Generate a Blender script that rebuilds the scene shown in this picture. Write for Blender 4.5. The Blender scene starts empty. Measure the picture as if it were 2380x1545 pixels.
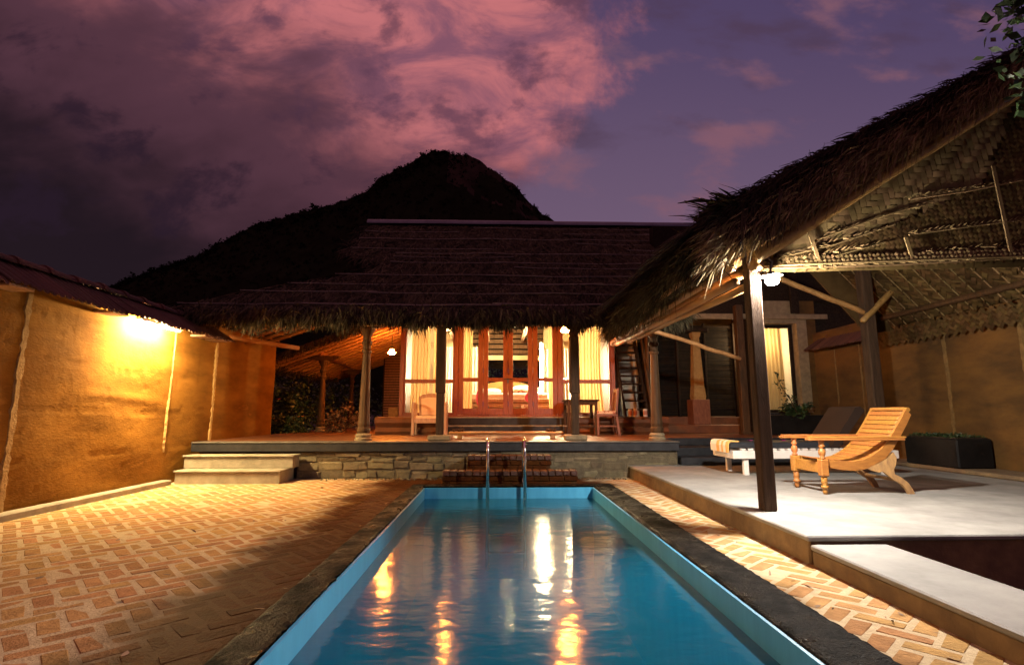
import bpy, math, random
import numpy as np
from mathutils import Vector, Matrix
random.seed(7); RNG = np.random.default_rng(7)
PI = math.pi; R = math.radians
sc = bpy.context.scene; col = sc.collection

# ------------------------------------------------------------------ camera
cam = bpy.data.cameras.new('camera'); camo = bpy.data.objects.new('camera', cam); col.objects.link(camo)
cam.sensor_width = 36; cam.lens = 36*1220/2380; cam.clip_start = .05; cam.clip_end = 3000
CAM = Vector((0, 0, 1.1)); YAW = math.atan2(37, 1220); PITCH = math.atan2(186, 1220)
camo.location = CAM; camo.rotation_euler = (PI/2+PITCH, 0, -YAW)
sc.camera = camo
sc.view_settings.view_transform = 'Standard'; sc.view_settings.look = 'None'
sc.view_settings.exposure = 0.0; sc.view_settings.gamma = 1
cy = sc.cycles
cy.use_denoising = True; cy.max_bounces = 8; cy.diffuse_bounces = 3; cy.glossy_bounces = 4
cy.transmission_bounces = 4; cy.transparent_max_bounces = 12; cy.caustics_reflective = False; cy.caustics_refractive = False
cy.sample_clamp_indirect = 6; cy.sample_clamp_direct = 0; cy.use_light_tree = True

# ------------------------------------------------------------------ sky
world = bpy.data.worlds.new('World'); sc.world = world; world.use_nodes = True
def sky():
    nt = world.node_tree; N = nt.nodes; L = nt.links; N.clear()
    out = N.new('ShaderNodeOutputWorld'); bg = N.new('ShaderNodeBackground'); L.new(bg.outputs[0], out.inputs[0])
    tc = N.new('ShaderNodeTexCoord'); sp = N.new('ShaderNodeSeparateXYZ'); L.new(tc.outputs['Generated'], sp.inputs[0])
    def m(op, a, b=None, c=None, clamp=False):
        n = N.new('ShaderNodeMath'); n.operation = op; n.use_clamp = clamp
        for i, v in enumerate((a, b, c)):
            if v is None: continue
            if hasattr(v, 'links'): L.new(v, n.inputs[i])
            else: n.inputs[i].default_value = v
        return n.outputs[0]
    def mr(v, a, b, lo=0., hi=1.):
        n = N.new('ShaderNodeMapRange'); n.interpolation_type = 'SMOOTHSTEP'; L.new(v, n.inputs[0])
        n.inputs[1].default_value = a; n.inputs[2].default_value = b; n.inputs[3].default_value = lo; n.inputs[4].default_value = hi
        return n.outputs[0]
    def mix(f, a, b):
        n = N.new('ShaderNodeMix'); n.data_type = 'RGBA'
        if hasattr(f, 'links'): L.new(f, n.inputs[0])
        else: n.inputs[0].default_value = f
        for i, v in ((6, a), (7, b)):
            if hasattr(v, 'links'): L.new(v, n.inputs[i])
            else: n.inputs[i].default_value = (*v, 1)
        return n.outputs[2]
    ay = m('MAXIMUM', m('ABSOLUTE', sp.outputs[1]), .2)
    s = m('DIVIDE', sp.outputs[0], ay); t = m('DIVIDE', sp.outputs[2], ay)
    cb = N.new('ShaderNodeCombineXYZ'); L.new(s, cb.inputs[0]); L.new(t, cb.inputs[1])
    def noise(scale, detail, rough, loc=(0, 0, 0), rot=0, sx=1, sy=1, dist=0.):
        mp = N.new('ShaderNodeMapping'); L.new(cb.outputs[0], mp.inputs[0])
        mp.inputs[1].default_value = loc; mp.inputs[2].default_value = (0, 0, rot); mp.inputs[3].default_value = (sx, sy, 1)
        n = N.new('ShaderNodeTexNoise'); L.new(mp.outputs[0], n.inputs[0])
        n.inputs['Scale'].default_value = scale; n.inputs['Detail'].default_value = detail; n.inputs['Roughness'].default_value = rough
        n.inputs['Distortion'].default_value = dist
        return n.outputs[0]
    n_edge = noise(3.4, 7, .62, (3, 1, 0), R(30), 1, .8, .3); n_big = noise(2.6, 4, .55, (1.3, 7.7, 0), R(-25), 1, 1.6)
    n_streak = noise(6.5, 8, .62, (5, 2, 0), R(52), .62, 1.25, .5); n_patch = noise(6.4, 9, .60, (9.2, 4.4, 0), R(-10), 1, 1.35, .2)
    n_small = noise(5.2, 6, .55, (2.1, 6.3, 0), R(20), .8, 1.5)
    clear = mix(mr(t, .15, .95), (.170, .108, .172), (.080, .054, .126))
    small = mr(n_small, .52, .72)
    clear = mix(m('MULTIPLY', small, .8), clear, (.24, .105, .14))
    small2 = mr(noise(4.3, 6, .55, (6.1, 1.3, 0), R(14), .7, 1.6), .54, .72)
    clear = mix(m('MULTIPLY', small2, .6), clear, (.075, .040, .068))
    # main cloud bank: lit pink on its upper right, dark below left
    sb = m('MULTIPLY_ADD', m('SUBTRACT', t, .44), .55, .05)
    edge = m('ADD', m('SUBTRACT', sb, s), m('MULTIPLY', m('SUBTRACT', n_edge, .5), .85))
    mask = mr(edge, -.06, .13)
    q = m('MULTIPLY_ADD', s, .58, t)
    qn = m('ADD', q, m('ADD', m('MULTIPLY', m('SUBTRACT', n_big, .5), .62), m('MULTIPLY', m('SUBTRACT', n_streak, .5), .22)))
    dark = mix(mr(qn, -.15, .30), (.015, .008, .0125), (.088, .035, .052))
    pink = mix(mr(n_streak, .36, .64), (.23, .088, .135), (.56, .170, .180))
    body = mix(mr(qn, .27, .70), dark, pink)
    pm = m('MULTIPLY', mr(n_patch, .50, .66), .75)
    body = mix(pm, body, mix(mr(q, .1, .6), (.020, .010, .020), (.105, .045, .080)))
    colr = mix(mask, clear, body)
    st = N.new('ShaderNodeTexSky'); st.sky_type = 'NISHITA'; st.sun_disc = False
    st.sun_elevation = R(-4); st.sun_rotation = R(-35)
    ad = N.new('ShaderNodeMix'); ad.data_type = 'RGBA'; ad.blend_type = 'ADD'; ad.inputs[0].default_value = .01
    L.new(colr, ad.inputs[6]); L.new(st.outputs[0], ad.inputs[7])
    # ground side of the sphere
    fin = mix(mr(sp.outputs[2], -.12, 0), (.012, .008, .012), ad.outputs[2])
    L.new(fin, bg.inputs[0]); bg.inputs[1].default_value = 1.0
sky()
sun = bpy.data.lights.new('sun', 'SUN'); sun.energy = .02; sun.angle = R(12); sun.color = (1, .55, .55)
suno = bpy.data.objects.new('sun', sun); col.objects.link(suno); suno.rotation_euler = (R(62), 0, R(-150))

# ------------------------------------------------------------------ materials
MATS = {}
def M(name, c1, c2=None, scale=6., stretch=(1, 1, 1), rough=.7, rvar=0., bump=0., bscale=None, island=0., metal=0., spec=.5,
      detail=6, coord='Object', lo=.35, hi=.65, c3=None, wet=None, bstretch=None, transl=0., coat=0.):
    mt = bpy.data.materials.new(name); mt.use_nodes = True; nt = mt.node_tree; N = nt.nodes; L = nt.links
    b = N['Principled BSDF']; MATS[name] = mt
    b.inputs['Roughness'].default_value = rough; b.inputs['Metallic'].default_value = metal; b.inputs['Specular IOR Level'].default_value = spec
    if coat: b.inputs['Coat Weight'].default_value = coat
    if coord == 'Object':
        tc = N.new('ShaderNodeTexCoord'); vec = tc.outputs['Object']
    else:
        tc = N.new('ShaderNodeNewGeometry'); vec = tc.outputs['Position']
    mp = N.new('ShaderNodeMapping'); L.new(vec, mp.inputs[0]); mp.inputs[3].default_value = stretch
    nz = N.new('ShaderNodeTexNoise'); L.new(mp.outputs[0], nz.inputs[0]); nz.inputs['Scale'].default_value = scale
    nz.inputs['Detail'].default_value = detail; nz.inputs['Roughness'].default_value = .62
    rp = N.new('ShaderNodeValToRGB'); L.new(nz.outputs[0], rp.inputs[0])
    c2 = c2 or tuple(x*.7 for x in c1)
    rp.color_ramp.elements[0].position = lo; rp.color_ramp.elements[0].color = (*c1, 1)
    rp.color_ramp.elements[1].position = hi; rp.color_ramp.elements[1].color = (*c2, 1)
    if c3:
        e = rp.color_ramp.elements.new(min(.95, hi+.12)); e.color = (*c3, 1)
    c = rp.outputs[0]
    def mathn(op, a, bb):
        n = N.new('ShaderNodeMath'); n.operation = op
        for i, v in enumerate((a, bb)):
            if hasattr(v, 'links'): L.new(v, n.inputs[i])
            else: n.inputs[i].default_value = v
        return n.outputs[0]
    if island:
        g = N.new('ShaderNodeNewGeometry'); oi = N.new('ShaderNodeObjectInfo')
        fr = mathn('FRACT', mathn('ADD', g.outputs['Random Per Island'], oi.outputs['Random']), 0.)
        mm = N.new('ShaderNodeMapRange'); L.new(fr, mm.inputs[0]); mm.inputs[3].default_value = 1-island; mm.inputs[4].default_value = 1+island
        hs = N.new('ShaderNodeHueSaturation'); L.new(c, hs.inputs['Color']); L.new(mm.outputs[0], hs.inputs['Value'])
        hu = N.new('ShaderNodeMapRange'); L.new(mathn('FRACT', mathn('MULTIPLY', fr, 7.31), 0.), hu.inputs[0]); hu.inputs[3].default_value = .49; hu.inputs[4].default_value = .515
        L.new(hu.outputs[0], hs.inputs['Hue'])
        c = hs.outputs[0]
    if wet:                       # (x_edge, width): splash-wet zone along the pool, darker and glossier
        g = N.new('ShaderNodeNewGeometry'); sx = N.new('ShaderNodeSeparateXYZ'); L.new(g.outputs['Position'], sx.inputs[0])
        wn = N.new('ShaderNodeTexNoise'); L.new(g.outputs['Position'], wn.inputs[0]); wn.inputs['Scale'].default_value = 1.6; wn.inputs['Detail'].default_value = 4
        f1 = mathn('ADD', sx.outputs[0], mathn('MULTIPLY', mathn('SUBTRACT', wn.outputs[0], .5), 1.1))
        w1 = N.new('ShaderNodeMapRange'); w1.interpolation_type = 'SMOOTHSTEP'; L.new(f1, w1.inputs[0]); w1.inputs[1].default_value = wet[0]-wet[1]; w1.inputs[2].default_value = wet[0]+wet[1]
        w2 = N.new('ShaderNodeMapRange'); w2.interpolation_type = 'SMOOTHSTEP'; L.new(f1, w2.inputs[0]); w2.inputs[1].default_value = 1.9; w2.inputs[2].default_value = 1.5
        wm = mathn('MULTIPLY', w1.outputs[0], w2.outputs[0])
        mx = N.new('ShaderNodeMix'); mx.data_type = 'RGBA'; mx.blend_type = 'MULTIPLY'; L.new(wm, mx.inputs[0]); L.new(c, mx.inputs[6]); mx.inputs[7].default_value = (.13, .075, .05, 1)
        c = mx.outputs[2]
        rr = N.new('ShaderNodeMapRange'); L.new(wm, rr.inputs[0]); rr.inputs[3].default_value = rough; rr.inputs[4].default_value = .5
        L.new(rr.outputs[0], b.inputs['Roughness'])
    elif rvar:
        rr = N.new('ShaderNodeMapRange'); L.new(nz.outputs[0], rr.inputs[0]); rr.inputs[1].default_value = .3; rr.inputs[2].default_value = .7
        rr.inputs[3].default_value = rough-rvar; rr.inputs[4].default_value = rough+rvar; L.new(rr.outputs[0], b.inputs['Roughness'])
    L.new(c, b.inputs['Base Color'])
    if bump:
        bn = N.new('ShaderNodeTexNoise')
        if bstretch:
            mp2 = N.new('ShaderNodeMapping'); L.new(vec, mp2.inputs[0]); mp2.inputs[3].default_value = bstretch; L.new(mp2.outputs[0], bn.inputs[0])
        else: L.new(mp.outputs[0], bn.inputs[0])
        bn.inputs['Scale'].default_value = bscale or scale*4; bn.inputs['Detail'].default_value = 5; bn.inputs['Roughness'].default_value = .6
        bm = N.new('ShaderNodeBump'); bm.inputs['Strength'].default_value = min(1, bump); bm.inputs['Distance'].default_value = .02
        L.new(bn.outputs[0], bm.inputs['Height']); L.new(bm.outputs[0], b.inputs['Normal'])
    if transl:
        tr = N.new('ShaderNodeBsdfTranslucent'); L.new(c, tr.inputs[0]); ms = N.new('ShaderNodeMixShader'); ms.inputs[0].default_value = transl
        L.new(b.outputs[0], ms.inputs[1]); L.new(tr.outputs[0], ms.inputs[2]); L.new(ms.outputs[0], N['Material Output'].inputs[0])
    return mt
def emit(name, c, st):
    mt = bpy.data.materials.new(name); mt.use_nodes = True; N = mt.node_tree.nodes; L = mt.node_tree.links
    N.remove(N['Principled BSDF']); e = N.new('ShaderNodeEmission'); e.inputs[0].default_value = (*c, 1); e.inputs[1].default_value = st
    L.new(e.outputs[0], N['Material Output'].inputs[0]); MATS[name] = mt; return mt
def clear_glass(name, tint, ior, rough, bump=None, turbid=None):
    mt = bpy.data.materials.new(name); mt.use_nodes = True; N = mt.node_tree.nodes; L = mt.node_tree.links
    N.remove(N['Principled BSDF']); tr = N.new('ShaderNodeBsdfTransparent'); tr.inputs[0].default_value = (*tint, 1)
    gl = N.new('ShaderNodeBsdfGlossy'); gl.inputs['Roughness'].default_value = rough
    fr = N.new('ShaderNodeLayerWeight'); fr.inputs[0].default_value = .5; ms = N.new('ShaderNodeMixShader'); f0 = ((ior-1)/(ior+1))**2
    pw = N.new('ShaderNodeMath'); pw.operation = 'POWER'; L.new(fr.outputs['Facing'], pw.inputs[0]); pw.inputs[1].default_value = 5   # Schlick, the same from above and below
    ml = N.new('ShaderNodeMath'); ml.operation = 'MULTIPLY_ADD'; L.new(pw.outputs[0], ml.inputs[0]); ml.inputs[1].default_value = 1-f0; ml.inputs[2].default_value = f0
    L.new(ml.outputs[0], ms.inputs[0])
    if turbid:                # cloudy pool water: part of the light is scattered back by the water itself
        df = N.new('ShaderNodeBsdfDiffuse'); df.inputs[0].default_value = (*turbid[0], 1); tb = N.new('ShaderNodeMixShader'); tb.inputs[0].default_value = turbid[1]
        L.new(tr.outputs[0], tb.inputs[1]); L.new(df.outputs[0], tb.inputs[2]); L.new(tb.outputs[0], ms.inputs[1])
    else: L.new(tr.outputs[0], ms.inputs[1])
    L.new(gl.outputs[0], ms.inputs[2]); L.new(ms.outputs[0], N['Material Output'].inputs[0])
    if bump:
        g = N.new('ShaderNodeNewGeometry'); prev = None
        for sc_, st_, strech in bump:
            mp = N.new('ShaderNodeMapping'); L.new(g.outputs['Position'], mp.inputs[0]); mp.inputs[3].default_value = strech
            n = N.new('ShaderNodeTexNoise'); L.new(mp.outputs[0], n.inputs[0]); n.inputs['Scale'].default_value = sc_; n.inputs['Detail'].default_value = 2
            bm = N.new('ShaderNodeBump'); bm.inputs['Strength'].default_value = 1; bm.inputs['Distance'].default_value = st_
            L.new(n.outputs[0], bm.inputs['Height'])
            if prev: L.new(prev.outputs[0], bm.inputs['Normal'])
            prev = bm
        L.new(prev.outputs[0], gl.inputs['Normal']); L.new(prev.outputs[0], fr.inputs['Normal'])
    MATS[name] = mt; return mt

M('brick', (.46, .255, .108), (.32, .178, .080), scale=11, rough=.85, spec=.015, bump=.7, bscale=45, island=.16, coord='POS', wet=(-1.95, .28))
M('brick_red', (.40, .15, .07), (.28, .12, .06), scale=9, rough=.8, bump=.7, bscale=45, island=.25, coord='POS', wet=(-1.95, .28))
M('mortar', (.56, .445, .285), (.44, .34, .215), scale=14, rough=.95, spec=.015, bump=.6, bscale=60, coord='POS', wet=(-1.95, .28))
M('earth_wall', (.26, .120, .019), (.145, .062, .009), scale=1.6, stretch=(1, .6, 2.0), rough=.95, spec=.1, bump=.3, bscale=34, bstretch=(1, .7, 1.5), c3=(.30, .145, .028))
M('earth_wall_shaded', (.145, .066, .010), (.058, .026, .004), scale=1.4, stretch=(1, .6, 1.6), rough=.95, bump=.5, bscale=14, c3=(.175, .084, .014))  # earth wall colour darkened for the weaker light on the right side
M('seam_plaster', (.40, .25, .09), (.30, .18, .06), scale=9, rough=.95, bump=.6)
M('seam_shaded', (.20, .115, .035), (.13, .072, .02), scale=9, rough=.95, bump=.6)  # seam colour darkened along with the dim right wall
M('clay_tile', (.10, .032, .018), (.05, .019, .012), scale=5, rough=.8, island=.3, bump=.4)
M('thatch', (.088, .068, .036), (.036, .027, .015), scale=3, rough=.9, island=.8, spec=.2)
M('thatch_dark', (.065, .046, .028), (.03, .022, .014), scale=3, rough=.95, island=.55, spec=.2)
M('thatch_base', (.03, .021, .014), (.018, .012, .008), scale=5, rough=1, bump=.6)
M('palm_mat', (.25, .165, .075), (.16, .10, .043), scale=2.5, rough=.75, island=.30, spec=.08)
M('leaf_edge_lit', (.34, .24, .12), (.19, .13, .062), scale=2.5, rough=.8, island=.45, spec=.1)  # palm mat colour brightened to stand in for light on the verge
M('palm_mat_old', (.125, .074, .028), (.058, .033, .013), scale=1.4, rough=.85, island=.4, spec=.06)
M('bamboo', (.42, .22, .075), (.30, .14, .045), scale=5, stretch=(3, .5, 3), rough=.55, bump=.3, island=.12)
M('batten', (.22, .18, .135), (.14, .115, .085), scale=8, rough=.7, island=.2)
M('post_wood', (.085, .048, .028), (.042, .024, .015), scale=5, stretch=(5, 5, .5), rough=.8, spec=.12, bump=.5, bscale=30, c3=(.12, .07, .042))
M('column_wood', (.095, .048, .020), (.05, .025, .011), scale=6, stretch=(4, 4, .6), rough=.6, spec=.2, bump=.35, bscale=25)
M('stone_base', (.30, .22, .125), (.20, .145, .085), scale=8, rough=.85, bump=.5)
M('door_wood', (.30, .072, .022), (.19, .042, .014), scale=9, stretch=(6, 6, .7), rough=.42, bump=.25, bscale=40)
M('red_wood', (.26, .10, .045), (.16, .055, .026), scale=8, stretch=(3, 3, 1), rough=.5)
M('pale_wood', (.50, .33, .22), (.36, .21, .14), scale=9, stretch=(4, 4, .8), rough=.6, bump=.3)
M('bench_wood', (.42, .21, .06), (.32, .15, .04), scale=7, stretch=(.6, 4, 4), rough=.5)
M('teak', (.42, .16, .032), (.29, .10, .02), scale=8, stretch=(1, 5, 5), rough=.5, bump=.2, c3=(.47, .20, .045), island=.1)
M('teak_weathered', (.50, .28, .10), (.30, .16, .07), scale=10, stretch=(2, 5, 1), rough=.65, bump=.3)
M('slate', (.034, .034, .038), (.017, .017, .020), scale=5, spec=.22, rough=.5, rvar=.14, bump=.2)
M('black_stone', (.014, .012, .011), (.007, .006, .006), scale=4, spec=.15, rough=.6, bump=.3, c3=(.03, .022, .016))
M('slate_edge', (.12, .105, .09), (.06, .055, .05), scale=5, rough=.5, bump=.2)
M('slate_light', (.30, .27, .22), (.17, .15, .12), scale=5, rough=.6, bump=.3)
M('step_stone', (.33, .29, .22), (.20, .175, .13), scale=4, rough=.75, bump=.35, c3=(.14, .125, .095))
M('rubble', (.165, .128, .075), (.095, .074, .045), scale=6, rough=.95, bump=.8, bscale=24, island=.28, coord='POS')
M('rubble_joint', (.14, .11, .065), (.085, .067, .042), scale=12, rough=1, bump=.7)
M('polished_floor', (.22, .085, .035), (.12, .05, .026), scale=3, rough=.42, rvar=.12, spec=.35, bump=.15)
M('concrete', (.30, .285, .265), (.18, .172, .16), scale=1.7, rough=.6, rvar=.12, bump=.2, bscale=20, c3=(.25, .238, .22), coord='POS')
M('concrete_side', (.24, .155, .075), (.14, .09, .05), scale=5, rough=.9, bump=.5, coord='POS')
M('pool_paint', (.075, .37, .60), (.05, .30, .52), scale=4, stretch=(2, 2, .35), rough=.45, bump=.06, coord='POS', c3=(.11, .38, .62))
M('kerb_stone', (.012, .010, .009), (.004, .004, .004), scale=3.5, rough=.5, rvar=.36, spec=.04, bump=.9, bscale=60, coord='POS', c3=(.035, .028, .024))
M('chrome', (.75, .75, .75), (.7, .7, .7), rough=.12, metal=1)
M('ridge_metal', (.13, .145, .19), (.09, .10, .135), scale=4, rough=.45, metal=.85)
M('cream_cloth', (.74, .53, .26), (.62, .43, .20), scale=3, stretch=(6, 6, .5), rough=.9, transl=.35)
M('white_cloth', (.85, .80, .72), (.78, .72, .64), scale=3, stretch=(6, 6, .5), rough=.9, transl=.45)
M('linen', (.82, .78, .72), (.70, .66, .60), scale=6, rough=.9)
M('cushion', (.80, .62, .42), (.72, .54, .36), scale=6, rough=.9)
M('pink_cloth', (.62, .09, .16), (.50, .06, .12), scale=6, rough=.9)
M('pattern_cloth', (.36, .12, .07), (.62, .50, .36), scale=14, rough=.9, lo=.45, hi=.52)
M('room_wall', (.66, .52, .33), (.58, .45, .28), scale=2, rough=.9)
M('white_wall', (.62, .56, .46), (.50, .45, .36), scale=2, rough=.9, bump=.2)
M('black_paint', (.018, .017, .017), (.01, .01, .01), scale=4, rough=.4)
M('dark_timber', (.032, .020, .013), (.016, .010, .007), scale=6, stretch=(4, 1, 4), rough=.7, spec=.08)
M('blind_slat', (.016, .011, .007), (.008, .005, .004), scale=9, spec=.1, rough=.7, island=.4)
M('white_paint', (.74, .66, .60), (.66, .58, .52), scale=5, rough=.5, bump=.1)
M('black_vinyl', (.028, .030, .035), (.018, .019, .022), scale=5, rough=.38, bump=.1)
M('brown_vinyl', (.030, .016, .010), (.02, .011, .008), scale=5, rough=.5)
M('towel_stripe', (.78, .70, .58), (.80, .42, .12), scale=9, stretch=(.01, 1.4, .01), rough=.95, lo=.48, hi=.54, detail=0)
M('leaf', (.032, .060, .016), (.016, .032, .009), scale=4, rough=.5, island=.5)
M('leaf_fresh', (.05, .09, .02), (.028, .055, .012), scale=4, rough=.45, island=.4, transl=.25)
M('leaf_dry', (.22, .12, .055), (.12, .065, .035), scale=4, rough=.7, island=.5)
M('petal_red', (.65, .03, .09), (.5, .02, .06), rough=.7)
M('petal_yellow', (.80, .48, .10), (.7, .38, .06), rough=.7)
M('petal_magenta', (.50, .03, .28), (.4, .02, .2), rough=.7)
M('soil', (.06, .035, .018), (.03, .018, .01), scale=8, rough=1, bump=.8)
M('ground', (.09, .065, .04), (.05, .036, .022), scale=1, rough=1, bump=.4)
M('hill_scrub', (.020, .020, .011), (.011, .010, .006), scale=.06, rough=1, spec=0, detail=10)
M('hill_rock', (.055, .035, .028), (.028, .019, .015), scale=.08, rough=1, spec=0, detail=10)
M('hill_tree', (.016, .018, .009), (.008, .009, .005), scale=.3, rough=1, island=.5, spec=0)
M('tin', (.45, .40, .34), (.30, .10, .06), scale=3, stretch=(.1, .1, 4), rough=.5, lo=.48, hi=.52)
clear_glass('window_glass', (.93, .95, .93), 1.45, .01)
clear_glass('water', (.50, .92, .95), 1.33, .13, [(2.4, .009, (.55, 1, 1)), (7, .0045, (.55, 1, 1)), (20, .0010, (.6, 1, 1))], ((.003, .112, .215), .62))
emit('bulb_white', (1, .92, .80), 6300)
emit('bulb_orange', (1, .27, .035), 900)
emit('tube_warm', (1, .70, .31), 3700)
emit('room_tube', (1, .76, .43), 560)
emit('room_bulb', (1, .68, .30), 7000)
emit('wing_glow', (1, .72, .38), 1500)
emit('fairy_bulb', (1, .75, .35), 12)

# ------------------------------------------------------------------ mesh helpers
class MB:
    def __init__(s): s.v = []; s.f = []
    def add(s, vs, fs):
        o = len(s.v); s.v += [tuple(p) for p in vs]; s.f += [tuple(i+o for i in f) for f in fs]; return s
    def box(s, x0, x1, y0, y1, z0, z1, bev=0., mat=None):
        if bev <= 0:
            vs = [(x, y, z) for z in (z0, z1) for y in (y0, y1) for x in (x0, x1)]
            fs = [(0, 2, 3, 1), (4, 5, 7, 6), (0, 1, 5, 4), (2, 6, 7, 3), (0, 4, 6, 2), (1, 3, 7, 5)]
        else:
            b = min(bev, (x1-x0)*.45, (y1-y0)*.45, (z1-z0)*.45); c = ((x0+x1)/2, (y0+y1)/2, (z0+z1)/2); h = ((x1-x0)/2, (y1-y0)/2, (z1-z0)/2)
            vs = []; idx = {}
            for sx in (-1, 1):
                for sy in (-1, 1):
                    for sz in (-1, 1):
                        for a in range(3):
                            d = [h[0]-b, h[1]-b, h[2]-b]; d[a] = h[a]
                            idx[(sx, sy, sz, a)] = len(vs); vs.append((c[0]+sx*d[0], c[1]+sy*d[1], c[2]+sz*d[2]))
            fs = []
            def quad(a, sg):
                o = [k for k in range(3) if k != a]
                def key(p, q):
                    k = [0, 0, 0]; k[a] = sg; k[o[0]] = p; k[o[1]] = q; return idx[(*k, a)]
                f = [key(-1, -1), key(1, -1), key(1, 1), key(-1, 1)]
                if (sg > 0) != (a != 1): f.reverse()
                fs.append(tuple(f))
            for a in range(3):
                for sg in (-1, 1): quad(a, sg)
            for a in range(3):
                o = [k for k in range(3) if k != a]
                for p in (-1, 1):
                    for q in (-1, 1):
                        k1 = [0, 0, 0]; k1[o[0]] = p; k1[o[1]] = q
                        A = []
                        for e in (-1, 1):
                            k1[a] = e; A.append((idx[(*k1, o[0])], idx[(*k1, o[1])]))
                        fs.append((A[0][0], A[1][0], A[1][1], A[0][1]))
            for sx in (-1, 1):
                for sy in (-1, 1):
                    for sz in (-1, 1): fs.append(tuple(idx[(sx, sy, sz, a)] for a in range(3)))
        if mat is not None: vs = [tuple(mat @ Vector(p)) for p in vs]
        return s.add(vs, fs)
    def tube(s, path, rad, n=8, cap=True, up=None):
        P = [Vector(p) for p in path]; k = len(P)
        if not hasattr(rad, '__len__'): rad = [rad]*k
        vs = []; fs = []; prevU = None
        for i in range(k):
            t = (P[min(i+1, k-1)]-P[max(i-1, 0)]).normalized()
            if prevU is None:
                a = Vector(up) if up else (Vector((0, 0, 1)) if abs(t.z) < .9 else Vector((1, 0, 0)))
                u = t.cross(a).normalized()
            else: u = (prevU-t*prevU.dot(t)).normalized()
            w = t.cross(u); prevU = u
            for j in range(n):
                a = 2*PI*j/n; vs.append(P[i]+(u*math.cos(a)+w*math.sin(a))*rad[i])
        for i in range(k-1):
            for j in range(n): fs.append((i*n+j, i*n+(j+1) % n, (i+1)*n+(j+1) % n, (i+1)*n+j))
        if cap: fs.append(tuple(range(n-1, -1, -1))); fs.append(tuple((k-1)*n+j for j in range(n)))
        return s.add(vs, fs)
    def lathe(s, prof, c=(0, 0, 0), n=16, flat=None):
        vs = []; fs = []
        for (r, z) in prof:
            for j in range(n):
                a = 2*PI*(j+.5)/n; vs.append((c[0]+r*math.cos(a), c[1]+r*math.sin(a), c[2]+z))
        for i in range(len(prof)-1):
            for j in range(n): fs.append((i*n+j, i*n+(j+1) % n, (i+1)*n+(j+1) % n, (i+1)*n+j))
        fs.append(tuple(range(n-1, -1, -1))); fs.append(tuple((len(prof)-1)*n+j for j in range(n)))
        return s.add(vs, fs)
    def prism(s, poly, d, mat=None):       # poly: list of 3d points, d: extrusion vector
        n = len(poly); A = [Vector(p) for p in poly]; B = [p+Vector(d) for p in A]
        return s.add(A+B, [tuple(range(n-1, -1, -1)), tuple(range(n, 2*n))]+[(i, (i+1) % n, n+(i+1) % n, n+i) for i in range(n)])
    def build(s, name, mat, parent=None, smooth=False, **kw):
        me = bpy.data.meshes.new(name); me.from_pydata(s.v, [], s.f); me.update()
        return link(name, me, mat, parent, smooth, **kw)
def wloc(p):
    v = Vector((0, 0, 0))
    while p is not None: v += p.location; p = p.parent
    return v
def link(name, me, mat, parent=None, smooth=False, local=False, kind=None, label=None, cat=None, group=None):
    if mat is not None and not me.materials: me.materials.append(MATS[mat] if isinstance(mat, str) else mat)
    if smooth: me.polygons.foreach_set('use_smooth', [True]*len(me.polygons))
    o = bpy.data.objects.new(name, me); col.objects.link(o)
    if parent is not None:
        o.parent = parent
        if not local: o.location = -wloc(parent)
    if kind: o['kind'] = kind
    if label: o['label'] = label
    if cat: o['category'] = cat
    if group: o['group'] = group
    return o
def thing(name, label, cat, loc=(0, 0, 0), rz=0, group=None):
    o = bpy.data.objects.new(name, None); col.objects.link(o); o.location = loc; o.rotation_euler = (0, 0, rz); o.empty_display_size = .1
    o['label'] = label; o['category'] = cat
    if group: o['group'] = group
    return o
def npmesh(name, V, F):                    # V (n,3), F (m,k) constant k
    me = bpy.data.meshes.new(name); V = np.asarray(V, np.float32); F = np.asarray(F, np.int32); k = F.shape[1]
    me.vertices.add(len(V)); me.vertices.foreach_set('co', V.ravel()); me.loops.add(F.size); me.loops.foreach_set('vertex_index', F.ravel())
    me.polygons.add(len(F)); me.polygons.foreach_set('loop_start', np.arange(0, F.size, k, dtype=np.int32))
    me.update(calc_edges=True); return me
def unit(a): return a/np.maximum(np.linalg.norm(a, axis=-1, keepdims=True), 1e-9)
def ribbons(P, D, Nrm, L, w, droop, lift=0.):  # one island per strand, two quads
    n = len(P); P = np.asarray(P, float); D = unit(np.asarray(D, float)); Nrm = np.broadcast_to(np.asarray(Nrm, float), (n, 3)); S = unit(np.cross(D, Nrm))
    L = np.broadcast_to(L, (n,))[:, None]; w = np.broadcast_to(w, (n,))[:, None]; droop = np.broadcast_to(droop, (n,))[:, None]
    roll = RNG.normal(0, .5, (n, 1)); S = unit(S+Nrm*roll)
    m_ = P+D*L*.55+Nrm*lift*L; e = P+D*L+Nrm*lift*L*.4+np.array([0, 0, -1.])*droop*L
    V = np.stack([P-S*w*.5, P+S*w*.5, m_-S*w*.5, m_+S*w*.5, e-S*w*.12, e+S*w*.12], 1).reshape(-1, 3)
    b = np.arange(n)[:, None]*6
    F = np.concatenate([b+np.array([0, 1, 3, 2]), b+np.array([2, 3, 5, 4])], 0)
    return V, F
def join(parts):
    Vs = []; Fs = []; o = 0
    for V, F in parts: Vs.append(V); Fs.append(F+o); o += len(V)
    return np.concatenate(Vs), np.concatenate(Fs)
def in_poly(x, y, poly):
    r = np.zeros(len(x), bool); n = len(poly)
    for i in range(n):
        x0, y0 = poly[i]; x1, y1 = poly[(i+1) % n]
        c = ((y0 > y) != (y1 > y)) & (x < (x1-x0)*(y-y0)/(y1-y0+1e-12)+x0); r ^= c
    return r
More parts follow.
